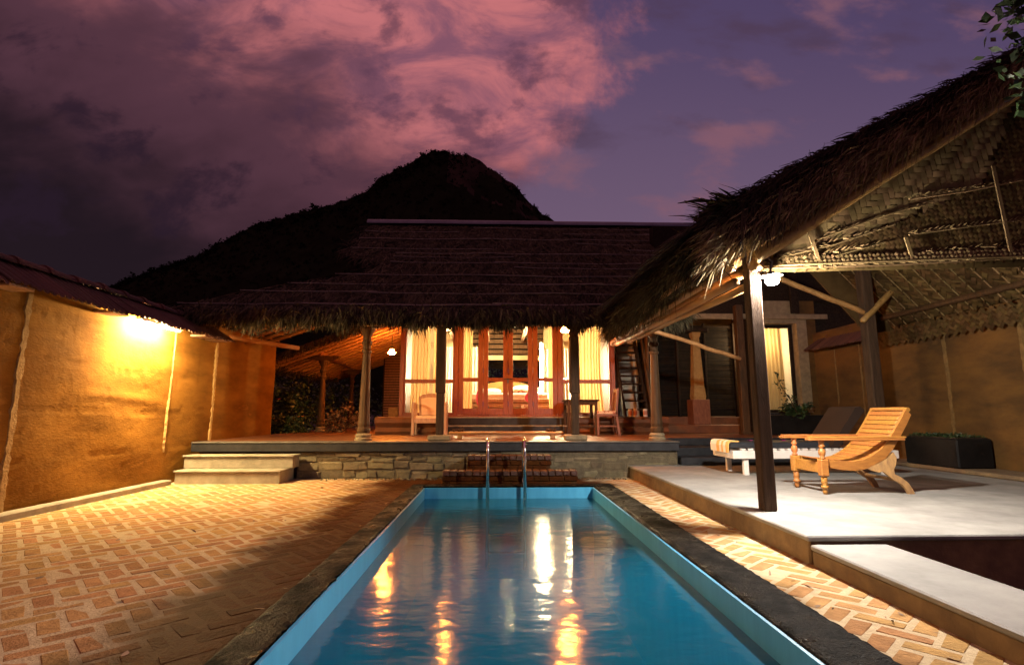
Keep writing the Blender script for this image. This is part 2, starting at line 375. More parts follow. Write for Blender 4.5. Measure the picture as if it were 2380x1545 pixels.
def sample_poly(poly, n):
    a = np.array(poly); lo = a.min(0); hi = a.max(0); X = np.zeros(0); Y = np.zeros(0)
    while len(X) < n:
        x = RNG.uniform(lo[0], hi[0], n*2); y = RNG.uniform(lo[1], hi[1], n*2); k = in_poly(x, y, poly); X = np.r_[X, x[k]]; Y = np.r_[Y, y[k]]
    return X[:n], Y[:n]
def leaves(C, size, spread=1., flat=0.):   # diamond leaves, one island each
    n = len(C); d = unit(RNG.normal(0, 1, (n, 3))*np.array([1, 1, .6])+np.array([0, 0, -.25])); u = unit(np.cross(d, RNG.normal(0, 1, (n, 3))))
    s_ = (size*RNG.uniform(.6, 1.3, n))[:, None]; nn = np.cross(d, u)
    V = np.stack([C, C+d*s_*.45+u*s_*.26, C+d*s_+nn*s_*.1, C+d*s_*.45-u*s_*.26], 1).reshape(-1, 3)
    return V, np.arange(n*4).reshape(n, 4)
def project(p):
    v = Vector(p)-CAM; fw = Vector((math.sin(YAW)*math.cos(PITCH), math.cos(YAW)*math.cos(PITCH), math.sin(PITCH))); rt = Vector((math.cos(YAW), -math.sin(YAW), 0)); up = rt.cross(fw)
    z = v.dot(fw)
    return (None if z < .05 else (1190+1220*v.dot(rt)/z, 772.5-1220*v.dot(up)/z, z))

# ================================================================== SETTING
PX0, PX1, PY0, PY1 = -1.03, 1.425, .45, 7.95          # pool inside
def ring(mb, x0, x1, y0, y1, hx0, hx1, hy0, hy1, z):   # sheet with a rectangular hole
    for a, b, c, d in ((x0, x1, y0, hy0), (x0, x1, hy1, y1), (x0, hx0, hy0, hy1), (hx1, x1, hy0, hy1)):
        mb.add([(a, c, z), (b, c, z), (b, d, z), (a, d, z)], [(0, 1, 2, 3)])
g = MB(); ring(g, -1500, 1500, -600, 2400, PX0-.12, PX1+.12, PY0-.12, PY1+.12, -.25); g.build('ground', 'ground', kind='structure')

# hill behind the house
def hill():
    prof = [(-900, 30), (-620, 60), (-465.9, 86.4), (-428.2, 99.0), (-389.7, 109.6), (-368.8, 119.0), (-351.6, 126.7), (-320.5, 139.7), (-285.0, 152.9), (-265.6, 166.1), (-241.9, 180.3), (-217.5, 188.6), (-192.9, 196.8), (-168.0, 203.4), (-143.1, 211.8), (-130.6, 218.7), (-118.4, 232.5), (-101.6, 241.9), (-84.7, 251.3), (-74.1, 259.4), (-65.5, 262.3), (-50.3, 262.5), (-41.5, 258.0), (-30.7, 260.0), (-19.7, 253.7), (-6.6, 244.7), (4.3, 237.4), (19.5, 225.3), (32.4, 209.5), (45.3, 198.3), (56.0, 190.8), (75.2, 176.2), (104.8, 150), (190.0, 118), (361.5, 90), (700, 40)]
    pa = np.array(prof); xs = np.linspace(-800, 600, 420); ys = np.concatenate([np.linspace(370, 500, 60), np.linspace(510, 900, 20)])
    ph = RNG.uniform(0, 6.28, 24); fr = RNG.uniform(.015, .22, 24); an = RNG.uniform(0, PI, 24)
    def nz(x, y):
        r = 0
        for k in range(24): r = r+np.sin(x*fr[k]*math.cos(an[k])+y*fr[k]*math.sin(an[k])+ph[k])/(1+fr[k]*22)
        return r
    def hz(x, y):
        p = np.interp(x, pa[:, 0], pa[:, 1]); gg = np.where(y < 500, np.clip((y-370)/130, 0, 1)**.9, np.clip(1-(y-500)/450, 0, 1))
        return p*gg+nz(x, y)*3.2*np.minimum(1, gg*3)*np.where(y > 440, np.clip(np.abs(y-500)/60, .0, 1), 1)+1.5*np.sin(x*.43+1.3*np.sin(x*.17))*np.sin(x*.11+y*.05)*np.minimum(1, gg*2)-.3*(gg <= 0)
    X, Y = np.meshgrid(xs, ys); Z = hz(X, Y); V = np.stack([X, Y, Z], -1).reshape(-1, 3); nx = len(xs); ny = len(ys)
    i, j = np.meshgrid(np.arange(nx-1), np.arange(ny-1)); b = (j*nx+i).ravel()
    F = np.stack([b, b+1, b+nx+1, b+nx], 1)
    h = link('hill', npmesh('hill', V, F), 'hill_scrub', smooth=True, kind='structure')
    h.data.materials.append(MATS['hill_rock'])
    cx = V[F].mean(1); rock = (cx[:, 0] > -48) & (cx[:, 0] < 60) & (cx[:, 2] > 195-1.0*(cx[:, 0]*.3)) & (cx[:, 1] > 430) & (nz(cx[:, 0]*3, cx[:, 2]*3) > -.4)
    h.data.polygons.foreach_set('material_index', rock.astype(np.int32))
    # scrub woodland: ragged clumps of leaf-like faces over the slope and along the skyline
    n = 5200; tx = RNG.uniform(-520, 130, n); ty = 500-np.abs(RNG.normal(0, 1, n))*55; ty[:2300] = RNG.uniform(488, 508, 2300); ty = np.clip(ty, 378, 508)
    keep = ~((tx > -30) & (tx < 75) & (RNG.random(n) < .75)); tx = tx[keep]; ty = ty[keep]; n = len(tx)
    tz = hz(tx, ty); sz = RNG.gamma(2.6, .36, n)+.45
    k = 16; C = np.repeat(np.stack([tx, ty, tz+sz*.55], 1), k, 0); s_ = np.repeat(sz, k)
    C = C+RNG.normal(0, .42, (n*k, 3))*s_[:, None]*np.array([1, 1, .8])
    V, F = leaves(C, 1.0); ctr = np.repeat(C, 4, 0); V = ctr+(V-ctr)*np.repeat(s_*.95, 4)[:, None]
    link('forest', npmesh('forest', V, F), 'hill_tree', kind='stuff', label='dark scrub woodland covering the hill behind the house', cat='forest')
hill()

# ---- paving: mortar bed + diagonal herringbone bricks
pv = MB()
def sheet(mb, a, b, c, d, z): mb.add([(a, c, z), (b, c, z), (b, d, z), (a, d, z)], [(0, 1, 2, 3)])
KW0, KW1 = .23, .335                                    # kerb widths left / right
sheet(pv, -5.2, PX0-KW0, .2, 9.25, -.002); sheet(pv, PX1+KW1, 2.9, .2, 9.25, -.002); sheet(pv, PX0-KW0, PX1+KW1, PY1+.26, 9.25, -.002)
paving = pv.build('paving', 'mortar', kind='structure')
def brick_mesh(i, L=.234, W=.107, H=.05):
    m = MB(); m.box(-L/2, L/2, -W/2, W/2, -H, 0, .009); rr = random.Random(i)
    for k, p in enumerate(m.v):
        m.v[k] = (p[0]+rr.uniform(-.006, .006), p[1]+rr.uniform(-.006, .006), p[2]+rr.uniform(-.002, .0015))
    me = bpy.data.meshes.new('brick'); me.from_pydata(m.v, [], m.f); me.materials.append(MATS['brick']); return me
def herringbone():
    meshes = [brick_mesh(i) for i in range(10)]; md = .129; ang = R(42); ca, sa = math.cos(ang), math.sin(ang); spots = []
    for i in range(-75, 75):
        for j in range(-75, 90):
            t = (i-j) % 4
            if t == 0: u, v, rot = i+1, j+.5, 0
            elif t == 3: u, v, rot = i+.5, j+1, PI/2
            else: continue
            u *= md; v *= md; x = u*ca-v*sa-1.4; y = u*sa+v*ca+4.0
            zone = (-5.08 < x < PX0-KW0+.06 and .5 < y < 8.62) or (PX1+KW1-.06 < x < 2.38 and .5 < y < 9.2) or (PX0-KW0-.05 <= x <= PX1+KW1+.045 and PY1+.22 < y < 8.36) \
                or (-3.36 < x < -.76 and 8.4 < y < 9.2) or (1.2 < x < 2.38 and 8.2 < y < 9.2)
            if not zone: continue
            spots.append(((Vector((x, y, 0))-CAM).length, x, y, rot+ang))
    inview = sorted(s for s in spots if (lambda p: p is not None and -40 < p[0] < 2420 and p[1] < 1565)(project((s[1], s[2], 0))))
    near = inview[:300]; ns = set(near); rest = [s for s in spots if s not in ns]
    for k, (d, x, y, a) in enumerate(near):
        o = bpy.data.objects.new('brick', meshes[k % 10]); col.objects.link(o); o.parent = paving
        o.location = (x+random.uniform(-.004, .004), y+random.uniform(-.004, .004), random.uniform(-.0015, .0012)); o.rotation_euler = (random.uniform(-.010, .010), random.uniform(-.010, .010), a+random.gauss(0, .025)+random.choice((0, PI)))
    m = MB()
    for k, (d, x, y, a) in enumerate(rest):
        src = meshes[k % 10]; mt = Matrix.Translation((x, y, random.uniform(-.0015, .0012))) @ Matrix.Rotation(a+random.uniform(-.025, .025), 4, 'Z')
        m.add([mt @ v.co for v in src.vertices], [tuple(f.vertices) for f in src.polygons])
    m.build('brick_field', 'brick', paving, kind='stuff')
herringbone()

# ---- pool
sh = MB(); d = -1.25
sh.add([(PX0, PY0, .012), (PX1, PY0, .012), (PX1, PY1, .012), (PX0, PY1, .012), (PX0, PY0, d), (PX1, PY0, d), (PX1, PY1, d), (PX0, PY1, d)],
       [(4, 5, 6, 7), (0, 4, 7, 3), (1, 2, 6, 5), (0, 1, 5, 4), (3, 7, 6, 2)])
e = .022
for a, b, c, dd in ((PX0-e, PX0, PY0-e, PY1+e), (PX1, PX1+e, PY0-e, PY1+e), (PX0, PX1, PY1, PY1+e), (PX0, PX1, PY0-e, PY0)):
    sheet(sh, a, b, c, dd, .012)
sh.build('pool', 'pool_paint', kind='structure')
w = MB(); sheet(w, PX0+.001, PX1-.001, PY0+.001, PY1-.001, -.14); w.build('water', 'water', kind='structure')
def kerb(name, x0, x1, y0, y1, z1, along):
    nx, ny = (10, int((y1-y0)/.03)) if along == 'y' else (int((x1-x0)/.03), 9)
    X = np.linspace(x0, x1, nx+1); Y = np.linspace(y0, y1, ny+1); XX, YY = np.meshgrid(X, Y); ZZ = z1+RNG.normal(0, .0022, XX.shape)
    e = np.minimum.reduce([XX-x0, x1-XX, YY-y0+.02, y1-YY+.02]); ZZ -= np.clip(.02-e, 0, .02)*.55
    out = RNG.normal(0, .004, XX.shape); XX = XX+out*(np.abs(XX-x0) > .001)*(along == 'y'); 
    V = np.stack([XX, YY, ZZ], -1).reshape(-1, 3); n = nx+1
    i, j = np.meshgrid(np.arange(nx), np.arange(ny)); b = (j*n+i).ravel(); F = [np.stack([b, b+1, b+n+1, b+n], 1)]
    base = len(V); V2 = V.copy(); V2[:, 2] = -.15; V = np.concatenate([V, V2]); 
    def side(idx):
        a = idx[:-1]; c = idx[1:]; F.append(np.stack([a, c, c+base, a+base], 1))
    allv = np.arange(base).reshape(ny+1, nx+1); side(allv[0]); side(allv[-1]); side(allv[:, 0]); side(allv[:, -1])
    return link(name, npmesh(name, V, np.concatenate(F)), 'kerb_stone', kind='structure')
kerb('pool_kerb', PX0-KW0, PX0-.024, .2, PY1+.024, .035, 'y'); kerb('pool_kerb', PX1+.024, PX1+KW1, .2, PY1+.024, .035, 'y')
kerb('pool_kerb', PX0-KW0, PX1+KW1, PY1+.0245, PY1+.26, .034, 'x')

# ---- low gutter kerb at the foot of the left wall
k = MB(); k.box(-5.16, -5.0, 1.5, 8.52, -.1, .075, .012); k.build('gutter_kerb', 'step_stone', kind='structure')

# ---- pavilion platform, ledge and the walkway slab
p = MB(); p.box(2.31, 7.5, 3.99, 9.6, -.2, .2, .012); plat = p.build('platform', 'concrete_side', kind='structure')
p = MB(); p.box(2.29, 7.5, 3.97, 9.6, .165, .204, .01); p.build('slab', 'concrete', plat)
p = MB(); p.box(6.87, 7.5, 4.0, 9.6, .2045, .27, .02); p.build('ledge', 'concrete_side', plat)
p = MB(); p.box(2.312, 2.865, .4, 3.965, -.2, .11, .01); wk = p.build('walkway', 'concrete_side', kind='structure')
p = MB(); p.box(2.302, 2.875, .4, 3.968, .108, .147, .01); p.build('slab', 'concrete', wk)
p = MB(); n = 40; X, Y = np.meshgrid(np.linspace(2.87, 9, 40), np.linspace(-1, 3.98, 40)); Z = -.19+RNG.normal(0, .02, X.shape)
i, j = np.meshgrid(np.arange(39), np.arange(39)); b = (j*40+i).ravel()
link('planting_bed', npmesh('planting_bed', np.stack([X, Y, Z], -1).reshape(-1, 3), np.stack([b, b+1, b+41, b+40], 1)), 'soil', kind='structure')

# ================================================================== LEFT BOUNDARY WALL
def earth_sheet(name, x, y0, y1, z0, z1, thick, mat, parent, layers=.55, toward=1, amp=1., zfun=None):
    ny = int((y1-y0)/.04); nz = int((z1-z0)/.04); Y, Z = np.meshgrid(np.linspace(y0, y1, ny+1), np.linspace(z0, z1, nz+1))
    rs = np.random.default_rng(int(abs(x)*100)); D = np.zeros_like(Y)
    for k in range(14):
        fy = rs.uniform(.3, 2.2); fz = rs.uniform(1., 6); D += np.sin(Y*fy*2+Z*fz+rs.uniform(0, 6))*.004/(1+k*.15)
    lay = (Z+.02*np.sin(Y*1.7)) % layers; D -= .010*np.exp(-(lay/.03)**2)*(rs.random(Y.shape) < .8)
    D += .018*np.exp(-((Z-1.28-.04*np.sin(Y*2))/.06)**2)*np.clip(np.sin((Y-6.6)*1.7), 0, 1)
    D += rs.normal(0, .0016, Y.shape); pits = rs.random(Y.shape) < .006; D -= pits*.014
    V = np.stack([x+toward*D*amp, Y, Z], -1).reshape(-1, 3); n = ny+1; i, j = np.meshgrid(np.arange(ny), np.arange(nz)); b = (j*n+i).ravel(); F = [np.stack([b, b+1, b+n+1, b+n], 1)]
    base = len(V); V2 = V.copy(); V2[:, 0] = x-toward*thick; V = np.concatenate([V, V2]); F.append(F[0][:, ::-1]+base)
    A = np.arange(base).reshape(nz+1, ny+1)
    for idx in (A[0], A[-1], A[:, 0], A[:, -1]): F.append(np.stack([idx[:-1], idx[1:], idx[1:]+base, idx[:-1]+base], 1))
    return link(name, npmesh(name, V, np.concatenate(F)), mat, parent)
def seam(parent, x, y, z0, z1, w, lean=0., toward=1, mat='seam_plaster'):
    m = MB(); n = 44; vs = []
    for k in range(n+1):
        z = z0+(z1-z0)*k/n; yy = y+lean*(k/n)+random.uniform(-.006, .006); ww = w*random.uniform(.6, 1.25)
        vs += [(x-.01*toward, yy-ww/2-.004, z), (x+.016*toward, yy-ww/2+.01, z), (x+.018*toward, yy+ww/2-.01, z), (x-.01*toward, yy+ww/2+.004, z)]
    m.add(vs, [(k*4+j, k*4+j+1, k*4+j+5, k*4+j+4) for k in range(n) for j in range(3)]); return m.build('seam', mat, parent)
def tile_mesh(nm, wy=.29, run=.62, drop=.36):
    m = MB(); n = 18; vs = []
    for layer in (0, 1):
        for k in range(n+1):
            y = wy*k/n; dz = .016*math.sin(2*PI*3*k/n)-.016*layer
            vs += [(0, y, dz), (run, y, dz-drop)]
    o = 2*(n+1); fs = [(2*k, 2*k+1, 2*k+3, 2*k+2) for k in range(n)]+[(o+2*k, o+2*k+2, o+2*k+3, o+2*k+1) for k in range(n)]+[(2*k+1, o+2*k+1, o+2*k+3, 2*k+3) for k in range(n)]
    m.add(vs, fs); me = bpy.data.meshes.new(nm); me.from_pydata(m.v, [], m.f); me.materials.append(MATS['clay_tile']); return me
def ridge_tile_mesh():
    m = MB(); n = 8
    for layer, r in ((0, .12), (1, .10)): pass
    vs = []; 
    for (y, r) in ((0, .112), (.40, .10), (.40, .125), (.46, .125)):
        for k in range(n+1):
            a = PI*k/n; vs.append((-r*math.cos(a), y, r*.8*math.sin(a)))
    m.add(vs, [(q*(n+1)+k, q*(n+1)+k+1, (q+1)*(n+1)+k+1, (q+1)*(n+1)+k) for q in range(3) for k in range(n)])
    me = bpy.data.meshes.new('ridge_tile'); me.from_pydata(m.v, [], m.f); me.materials.append(MATS['clay_tile']); return me
TILE = tile_mesh('tile', run=.46, drop=.33); RIDGE = ridge_tile_mesh()
def coping(parent, x_ridge, z_ridge, y0, y1, toward):
    cp = MB(); cp.prism([(x_ridge-.05*toward, y0+.02, z_ridge-.24), (x_ridge+.10*toward, y0+.02, z_ridge-.24), (x_ridge+.02*toward, y0+.02, z_ridge-.09)], (0, y1-y0-.04, 0))
    c = cp.build('coping', 'clay_tile', parent)
    y = y0; k = 0
    while y < y1-.2:
        for sg in (toward, -toward):
            o = bpy.data.objects.new('tile', TILE); col.objects.link(o); o.parent = c
            o.location = Vector((x_ridge+.02*sg, y if sg > 0 else y+.29, z_ridge+random.uniform(-.008, .008)-.02))-wloc(c); o.rotation_euler = (random.uniform(-.02, .02), random.uniform(-.03, .02), (0 if sg > 0 else PI)+random.uniform(-.02, .02))
        y += .285; k += 1
    y = y0
    while y < y1-.3:
        o = bpy.data.objects.new('ridge_tile', RIDGE); col.objects.link(o); o.parent = c
        o.location = Vector((x_ridge, y, z_ridge-.035+random.uniform(-.006, .006)))-wloc(c); o.rotation_euler = (random.uniform(-.03, .03), 0, random.uniform(-.03, .03)); y += .42
    return c
lw = thing('boundary_wall', 'lamplit ochre rammed earth wall with clay tile coping along left side', 'wall', (-5.3, 6, 0))
earth_sheet('wall', -5.15, 1.5, 9.79, 0, 2.5, .3, 'earth_wall', lw)
earth_sheet('wall', -5.135, 9.79, 12.35, 0, 2.68, .3, 'earth_wall', lw, amp=.5)
seam(lw, -5.15, 5.82, .02, 2.42, .085, .0); seam(lw, -5.15, 8.47, .5, 2.42, .035, .04); seam(lw, -5.15, 9.78, .6, 2.52, .075)
coping(lw, -5.3, 2.735, 1.5, 9.74, 1)
for y in (5.3, 6.75, 8.9, 9.35):
    b_ = MB(); b_.box(-5.15, -4.90, y, y+.3, 2.365, 2.40, .006); b_.build('bracket', 'pale_wood', lw)

# tube lamp under the eave of the left wall
wl = thing('wall_lamp', 'glowing tube lamp tucked under the tile eave of the left wall', 'lamp', (-4.91, 7.75, 2.38))
m = MB(); m.box(-4.95, -4.87, 7.26, 8.22, 2.37, 2.40, .005); m.build('housing', 'white_paint', wl); m = MB(); m.box(-4.872, -4.866, 7.265, 8.215, 2.346, 2.369); m.build('added_lip', 'white_paint', wl)  # lip added to keep the tube's light off the thatch fringe
m = MB(); m.tube([(-4.91, 7.29, 2.350), (-4.91, 8.19, 2.350)], .017, 8); m.build('tube', 'tube_warm', wl)

# ================================================================== HOUSE
FZ = .61                                                 # verandah floor
RZ = 1.01                                                # room floor
house = thing('thatched_house', 'low house with palm thatch roof, glazed front and pillared verandah', 'house', (.3, 12.7, 0))
m = MB(); m.box(-3.36, 3.15, 9.24, 9.6, 0, .455); plinth = m.build('plinth', 'rubble_joint', house)
def stones():
    rr = random.Random(3); z = .0; rows = [(.0, .13), (.13, .27), (.27, .36), (.36, .44)]
    for (z0, z1) in rows:
        x = -3.36
        while x < 3.13:
            wd = min(rr.uniform(.16, .46), 3.15-x); right = max(0, min(1, (x+1.2)/2)); pr = rr.uniform(.008, .032)*(1-.6*right)
            if wd > .06:
                mm = MB(); mm.box(x+.008, x+wd-.008, 9.24-pr, 9.28, z0+.008, z1-.007, .016)
                dz = rr.uniform(-.022, .022); mm.v = [(a+rr.uniform(-.022, .022), b+rr.uniform(-.012, .012), min(.445, max(0, c+rr.uniform(-.016, .016)+dz))) for a, b, c in mm.v]
                mm.build('stone', 'rubble', plinth)
            x += wd
stones()
m = MB(); m.box(-5.12, 3.17, 9.17, 9.42, .447, .585, .008); m.build('edge_band', 'slate', house)
m = MB(); m.box(-5.12, 3.18, 9.155, 9.44, .586, .612, .009); m.build('nosing', 'slate_edge', house)
m = MB(); m.box(-5.12, 3.18, 9.441, 20, .3, FZ); m.build('floor', 'polished_floor', house)
m = MB(); m.box(3.181, 7.49, 10.34, 13.6, .3, FZ); m.build('floor', 'polished_floor', house)

def column(x, y, z1, s=1., base='stone_base', n=12):
    h = z1-FZ
    c = MB(); c.lathe([(.105*s, FZ+.13), (.118*s, FZ+.17), (.118*s, FZ+.21), (.098*s, FZ+.24), (.108*s, FZ+.30), (.100*s, FZ+.36), (.094*s, FZ+.5), (.066*s, z1-.62), (.085*s, z1-.60), (.085*s, z1-.565), (.066*s, z1-.54), (.070*s, z1-.47), (.094*s, z1-.44), (.094*s, z1-.40), (.068*s, z1-.37), (.074*s, z1-.30), (.12*s, z1-.21), (.14*s, z1-.18), (.14*s, z1-.14)], (x, y, 0), n)
    o = c.build('column', 'column_wood', house)
    b = MB(); b.lathe([(.15*s, FZ+.001), (.155*s, FZ+.035), (.125*s, FZ+.06), (.14*s, FZ+.085), (.14*s, FZ+.105), (.108*s, FZ+.129)], (x, y, 0), 16); b.build('column_base', base, o)
    k = MB(); k.prism([(x-.46*s, y-.07, z1-.02), (x-.42*s, y-.07, z1-.10), (x-.30*s, y-.07, z1-.10), (x-.22*s, y-.07, z1-.139), (x+.22*s, y-.07, z1-.139), (x+.30*s, y-.07, z1-.10), (x+.42*s, y-.07, z1-.10), (x+.46*s, y-.07, z1-.02)], (0, .14, 0))
    k.build('capital', 'column_wood', o)
    return o
column(-2.36, 9.6, 2.78); column(2.93, 9.62, 2.78)
column(-4.62, 14.2, 2.62, .95); column(-4.85, 17.9, 2.55, .9)
def post(x, y, z1, neck):
    p = MB(); p.box(x-.068, x+.068, y-.068, y+.068, FZ+.10, 1.46, .014); o = p.build('post', 'post_wood', house)
    p = MB()
    if neck:
        p.box(x-.082, x+.082, y-.082, y+.082, 1.44, z1-.32, .016); p.lathe([(.10, z1-.33), (.075, z1-.28), (.095, z1-.22), (.07, z1-.17), (.09, z1-.12), (.10, z1)], (x, y, 0), 10)
    else: p.box(x-.084, x+.084, y-.084, y+.084, 1.44, z1, .016)
    p.build('sleeve', 'post_wood', o)
    p = MB(); p.box(x-.2, x+.2, y-.14, y+.14, FZ+.001, FZ+.10, .02); p.build('post_base', 'stone_base', o)
post(-1.0, 9.55, 2.79, False); post(1.43, 9.58, 2.79, True)
m = MB(); m.box(-5.1, 3.6, 9.52, 9.66, 2.785, 2.90, .012); m.build('eave_beam', 'post_wood', house)

# roof ------------------------------------------------------------
def roof_plane(y): return 2.82+.69*(y-8.95)
FRONT = [(-6.0, 8.95), (3.35, 8.95), (4.7, 11.9), (8.2, 11.9), (8.2, 13.9), (-3.4, 13.9), (-3.45, 11.9), (-2.42, 10.9)]
HIP = [(-6.0, 8.95), (-2.42, 10.9), (-2.42, 13.1), (-6.0, 13.1)]
hipz = lambda x: 4.16+.374*(x+2.42)
rf = MB()
rf.prism([(x, y, roof_plane(y)-.05) for x, y in FRONT], (0, 0, -.16))
rf.prism([(x, y, hipz(x)-.05) for x, y in HIP], (0, 0, -.16))
rf.prism([(8.2, 13.9, 6.18), (8.2, 18.8, 2.8), (-2.42, 18.8, 2.8), (-2.42, 16.8, 4.16), (-3.4, 13.9, 6.18)], (0, 0, -.16))
rf.add([(-2.5, 10.95, 3.95), (-2.5, 16.8, 3.95), (-2.5, 13.9, 6.05)], [(0, 1, 2)])
roof = rf.build('roof', 'thatch_base', house)
def thatch(poly, zf, slope, n, L, w, name, mat, parent, lift=.05, yaw=.45, edge=None):
    x, y = sample_poly(poly, n); z = zf(x, y)-.04+RNG.uniform(0, .05, n)
    sx, sy = slope; Dd = np.stack([np.full(n, -sx), np.full(n, -sy), np.full(n, -(sx*sx+sy*sy))], 1); nn = unit(np.array([-sx, -sy, 1.]))
    Dd = unit(Dd); side = np.cross(Dd, nn); a = RNG.normal(0, yaw, n)[:, None]; Dd = Dd*np.cos(a)+side*np.sin(a)
    V, F = ribbons(np.stack([x, y, z], 1), Dd, nn, RNG.uniform(.5, 1.3, n)*L, RNG.uniform(.5, 1.4, n)*w, 0.03, lift*RNG.uniform(.2, 1.6, n)[:, None])
    return link(name, npmesh(name, V, F), mat, parent, kind='stuff')
thatch(FRONT, lambda x, y: roof_plane(y), (0, .69), 42000, .42, .017, 'thatch', 'thatch', roof)
thatch(HIP, lambda x, y: hipz(x), (.374, 0), 12000, .42, .017, 'thatch', 'thatch', roof)
def fringe(p0, p1, n, name, mat, parent, L=.34, out=(0, -1, 0), w=.02, spread=.10, dz=(-.12, .05), group=.35):
    t = RNG.random(n); p0 = np.array(p0); p1 = np.array(p1); P = p0+(p1-p0)*t[:, None]; o = np.array(out)
    tuft = .5+.5*np.sin(t*np.linalg.norm(p1-p0)*9+3*np.sin(t*np.linalg.norm(p1-p0)*2.3))
    P = P+RNG.normal(0, spread, (n, 1))*o+np.array([0, 0, 1])*RNG.uniform(*dz, n)[:, None]
    D = unit(RNG.normal(0, .28, (n, 3))+o*RNG.uniform(.1, .9, (n, 1))+np.array([0, 0, -1.])*RNG.uniform(.35, 1.2, (n, 1)))
    V, F = ribbons(P, D, -o+np.array([0, 0, .01]), L*RNG.uniform(.45, 1.1, n)*(1-group+group*1.4*tuft), w*RNG.uniform(.5, 1.3, n), .12)
    return link(name, npmesh(name, V, F), mat, parent, kind='stuff')
fringe((-6.0, 8.97, 2.83), (3.35, 8.97, 2.83), 11000, 'fringe', 'thatch', roof, L=.31)
fringe((-6.0, 8.95, 2.80), (-6.0, 13.1, 2.80), 2500, 'fringe', 'thatch', roof, out=(-1, 0, 0))
fringe((-3.42, 13.8, 6.15), (-3.45, 11.9, 4.83), 1600, 'fringe', 'thatch', roof, out=(-1, 0, 0), L=.3)
fringe((-3.45, 11.9, 4.8), (-2.45, 10.95, 4.16), 900, 'fringe', 'thatch', roof, out=(-.6, -.6, 0), L=.25)
for k, yy in enumerate((9.17, 9.62, 10.0, 10.4, 10.85, 11.1, 11.4, 11.65, 11.9, 12.3, 12.6, 13.1, 13.45)):
    xl = -5.6+(yy-9.17)*1.9 if yy < 10.9 else (-2.3 if yy < 11.7 else -3.4); x = xl; xr = min(7.7, 3.2+(yy-8.95)*.45)
    while x < xr-.3:
        ln = random.uniform(2.2, 3.6); x2 = min(xr, x+ln); j = random.uniform(-.03, .03); b_ = MB(); pts = []
        for q in range(6):
            f = q/5; pts.append((x+(x2-x)*f, yy+j+random.uniform(-.012, .012), roof_plane(yy+j)+.035+random.uniform(-.008, .008)-.02*math.sin(PI*f)))
        if random.random() < .86 or k < 3: b_.tube(pts, random.uniform(.011, .017)*(1.25 if k < 4 else 1), 6); b_.build('batten', 'batten', roof)
        x = x2-.15
x = -3.5
while x < 8.2:
    mm = MB(); n = 10; vs = []
    for xx, r in ((x, .20), (x+2.45, .205)):
        for q in range(n+1):
            a = PI*q/n; vs.append((xx, 13.9-r*1.3*math.cos(a), 6.15+(x > 3)*.0+r*.85*math.sin(a)))
    mm.add(vs, [(q, q+1, n+2+q, n+1+q) for q in range(n)]); mm.build('ridge_sheet', 'ridge_metal', roof, smooth=True); x += 2.4
# rafters under the hip corner
for k in range(9):
    y = 9.35+k*.42; b_ = MB(); xe = min(-2.5, -2.42-(10.9-y)*1.83-.12); b_.tube([(-6.05, y-.12, hipz(-6.05)-.27), (xe, y+.02, hipz(xe)-.29)], .042, 7); b_.build('rafter', 'bamboo', roof)
for k in range(14):
    x = -5.9+k*.27; b_ = MB(); b_.tube([(x, max(9.0, 10.9-(-2.42-x)/1.83+.12), hipz(x)-.235), (x+.02, 13, hipz(x)-.235)], .013, 5); b_.build('lath', 'bamboo', roof)
b_ = MB(); b_.tube([(-6.0, 9.08, 2.60), (3.2, 9.10, 2.63)], .03, 7); b_.build('eave_pole', 'bamboo', roof)
b_ = MB(); b_.tube([(-5.75, 9.2, 2.58), (-4.35, 11.6, 2.5)], .05, 7); b_.build('wall_plate', 'bamboo', roof)

# side verandah lean-to, further back on the left
sidez = lambda x: 2.46+.37*(x+5.2)
sr = MB(); sr.prism([(-5.75, 13.3, sidez(-5.75)+.09), (-2.3, 13.3, sidez(-2.3)+.09), (-2.3, 19.5, sidez(-2.3)+.09), (-5.75, 19.5, sidez(-5.75)+.09)], (0, 0, .12))
sroof = sr.build('side_roof', 'palm_mat_old', house)
for k in range(15):
    y = 13.4+k*.42; b_ = MB(); b_.tube([(-5.85, y, sidez(-5.85)), (-2.3, y, sidez(-2.3))], .04, 7); b_.build('rafter', 'bamboo', sroof)
for k in range(34):
    x = -5.75+k*.103; b_ = MB(); b_.box(x, x+.045, 13.3, 19.5, sidez(x)+.055, sidez(x)+.075); b_.build('lath', 'bamboo', sroof)
fringe((-5.8, 13.3, sidez(-5.8)+.12), (-5.8, 19.4, sidez(-5.8)+.12), 1500, 'fringe', 'thatch', sroof, out=(-1, 0, 0), L=.25)
fringe((-5.7, 13.28, sidez(-5.7)+.15), (-2.4, 13.28, sidez(-2.4)+.15), 1000, 'fringe', 'thatch', sroof, L=.14)
m = MB(); m.tube([(-4.66, 13.9, 2.66), (-4.95, 18.6, 2.60)], .07, 8); m.build('side_beam', 'red_wood', sroof)
# slatted screen closing the side verandah
m = MB(); m.box(-3.9, -2.3, 18.3, 18.34, FZ, 3.4); scr = m.build('side_screen', 'dark_timber', house)
for k in range(28):
    q = MB(); q.box(-3.85, -2.35, 18.27, 18.295, FZ+.1+k*.09, FZ+.165+k*.09); q.build('slat', 'red_wood', scr)
m = MB(); m.box(-3.35, -3.05, 16.6, 16.9, FZ, 1.25, .02); m.build('pedestal', 'stone_base', house)

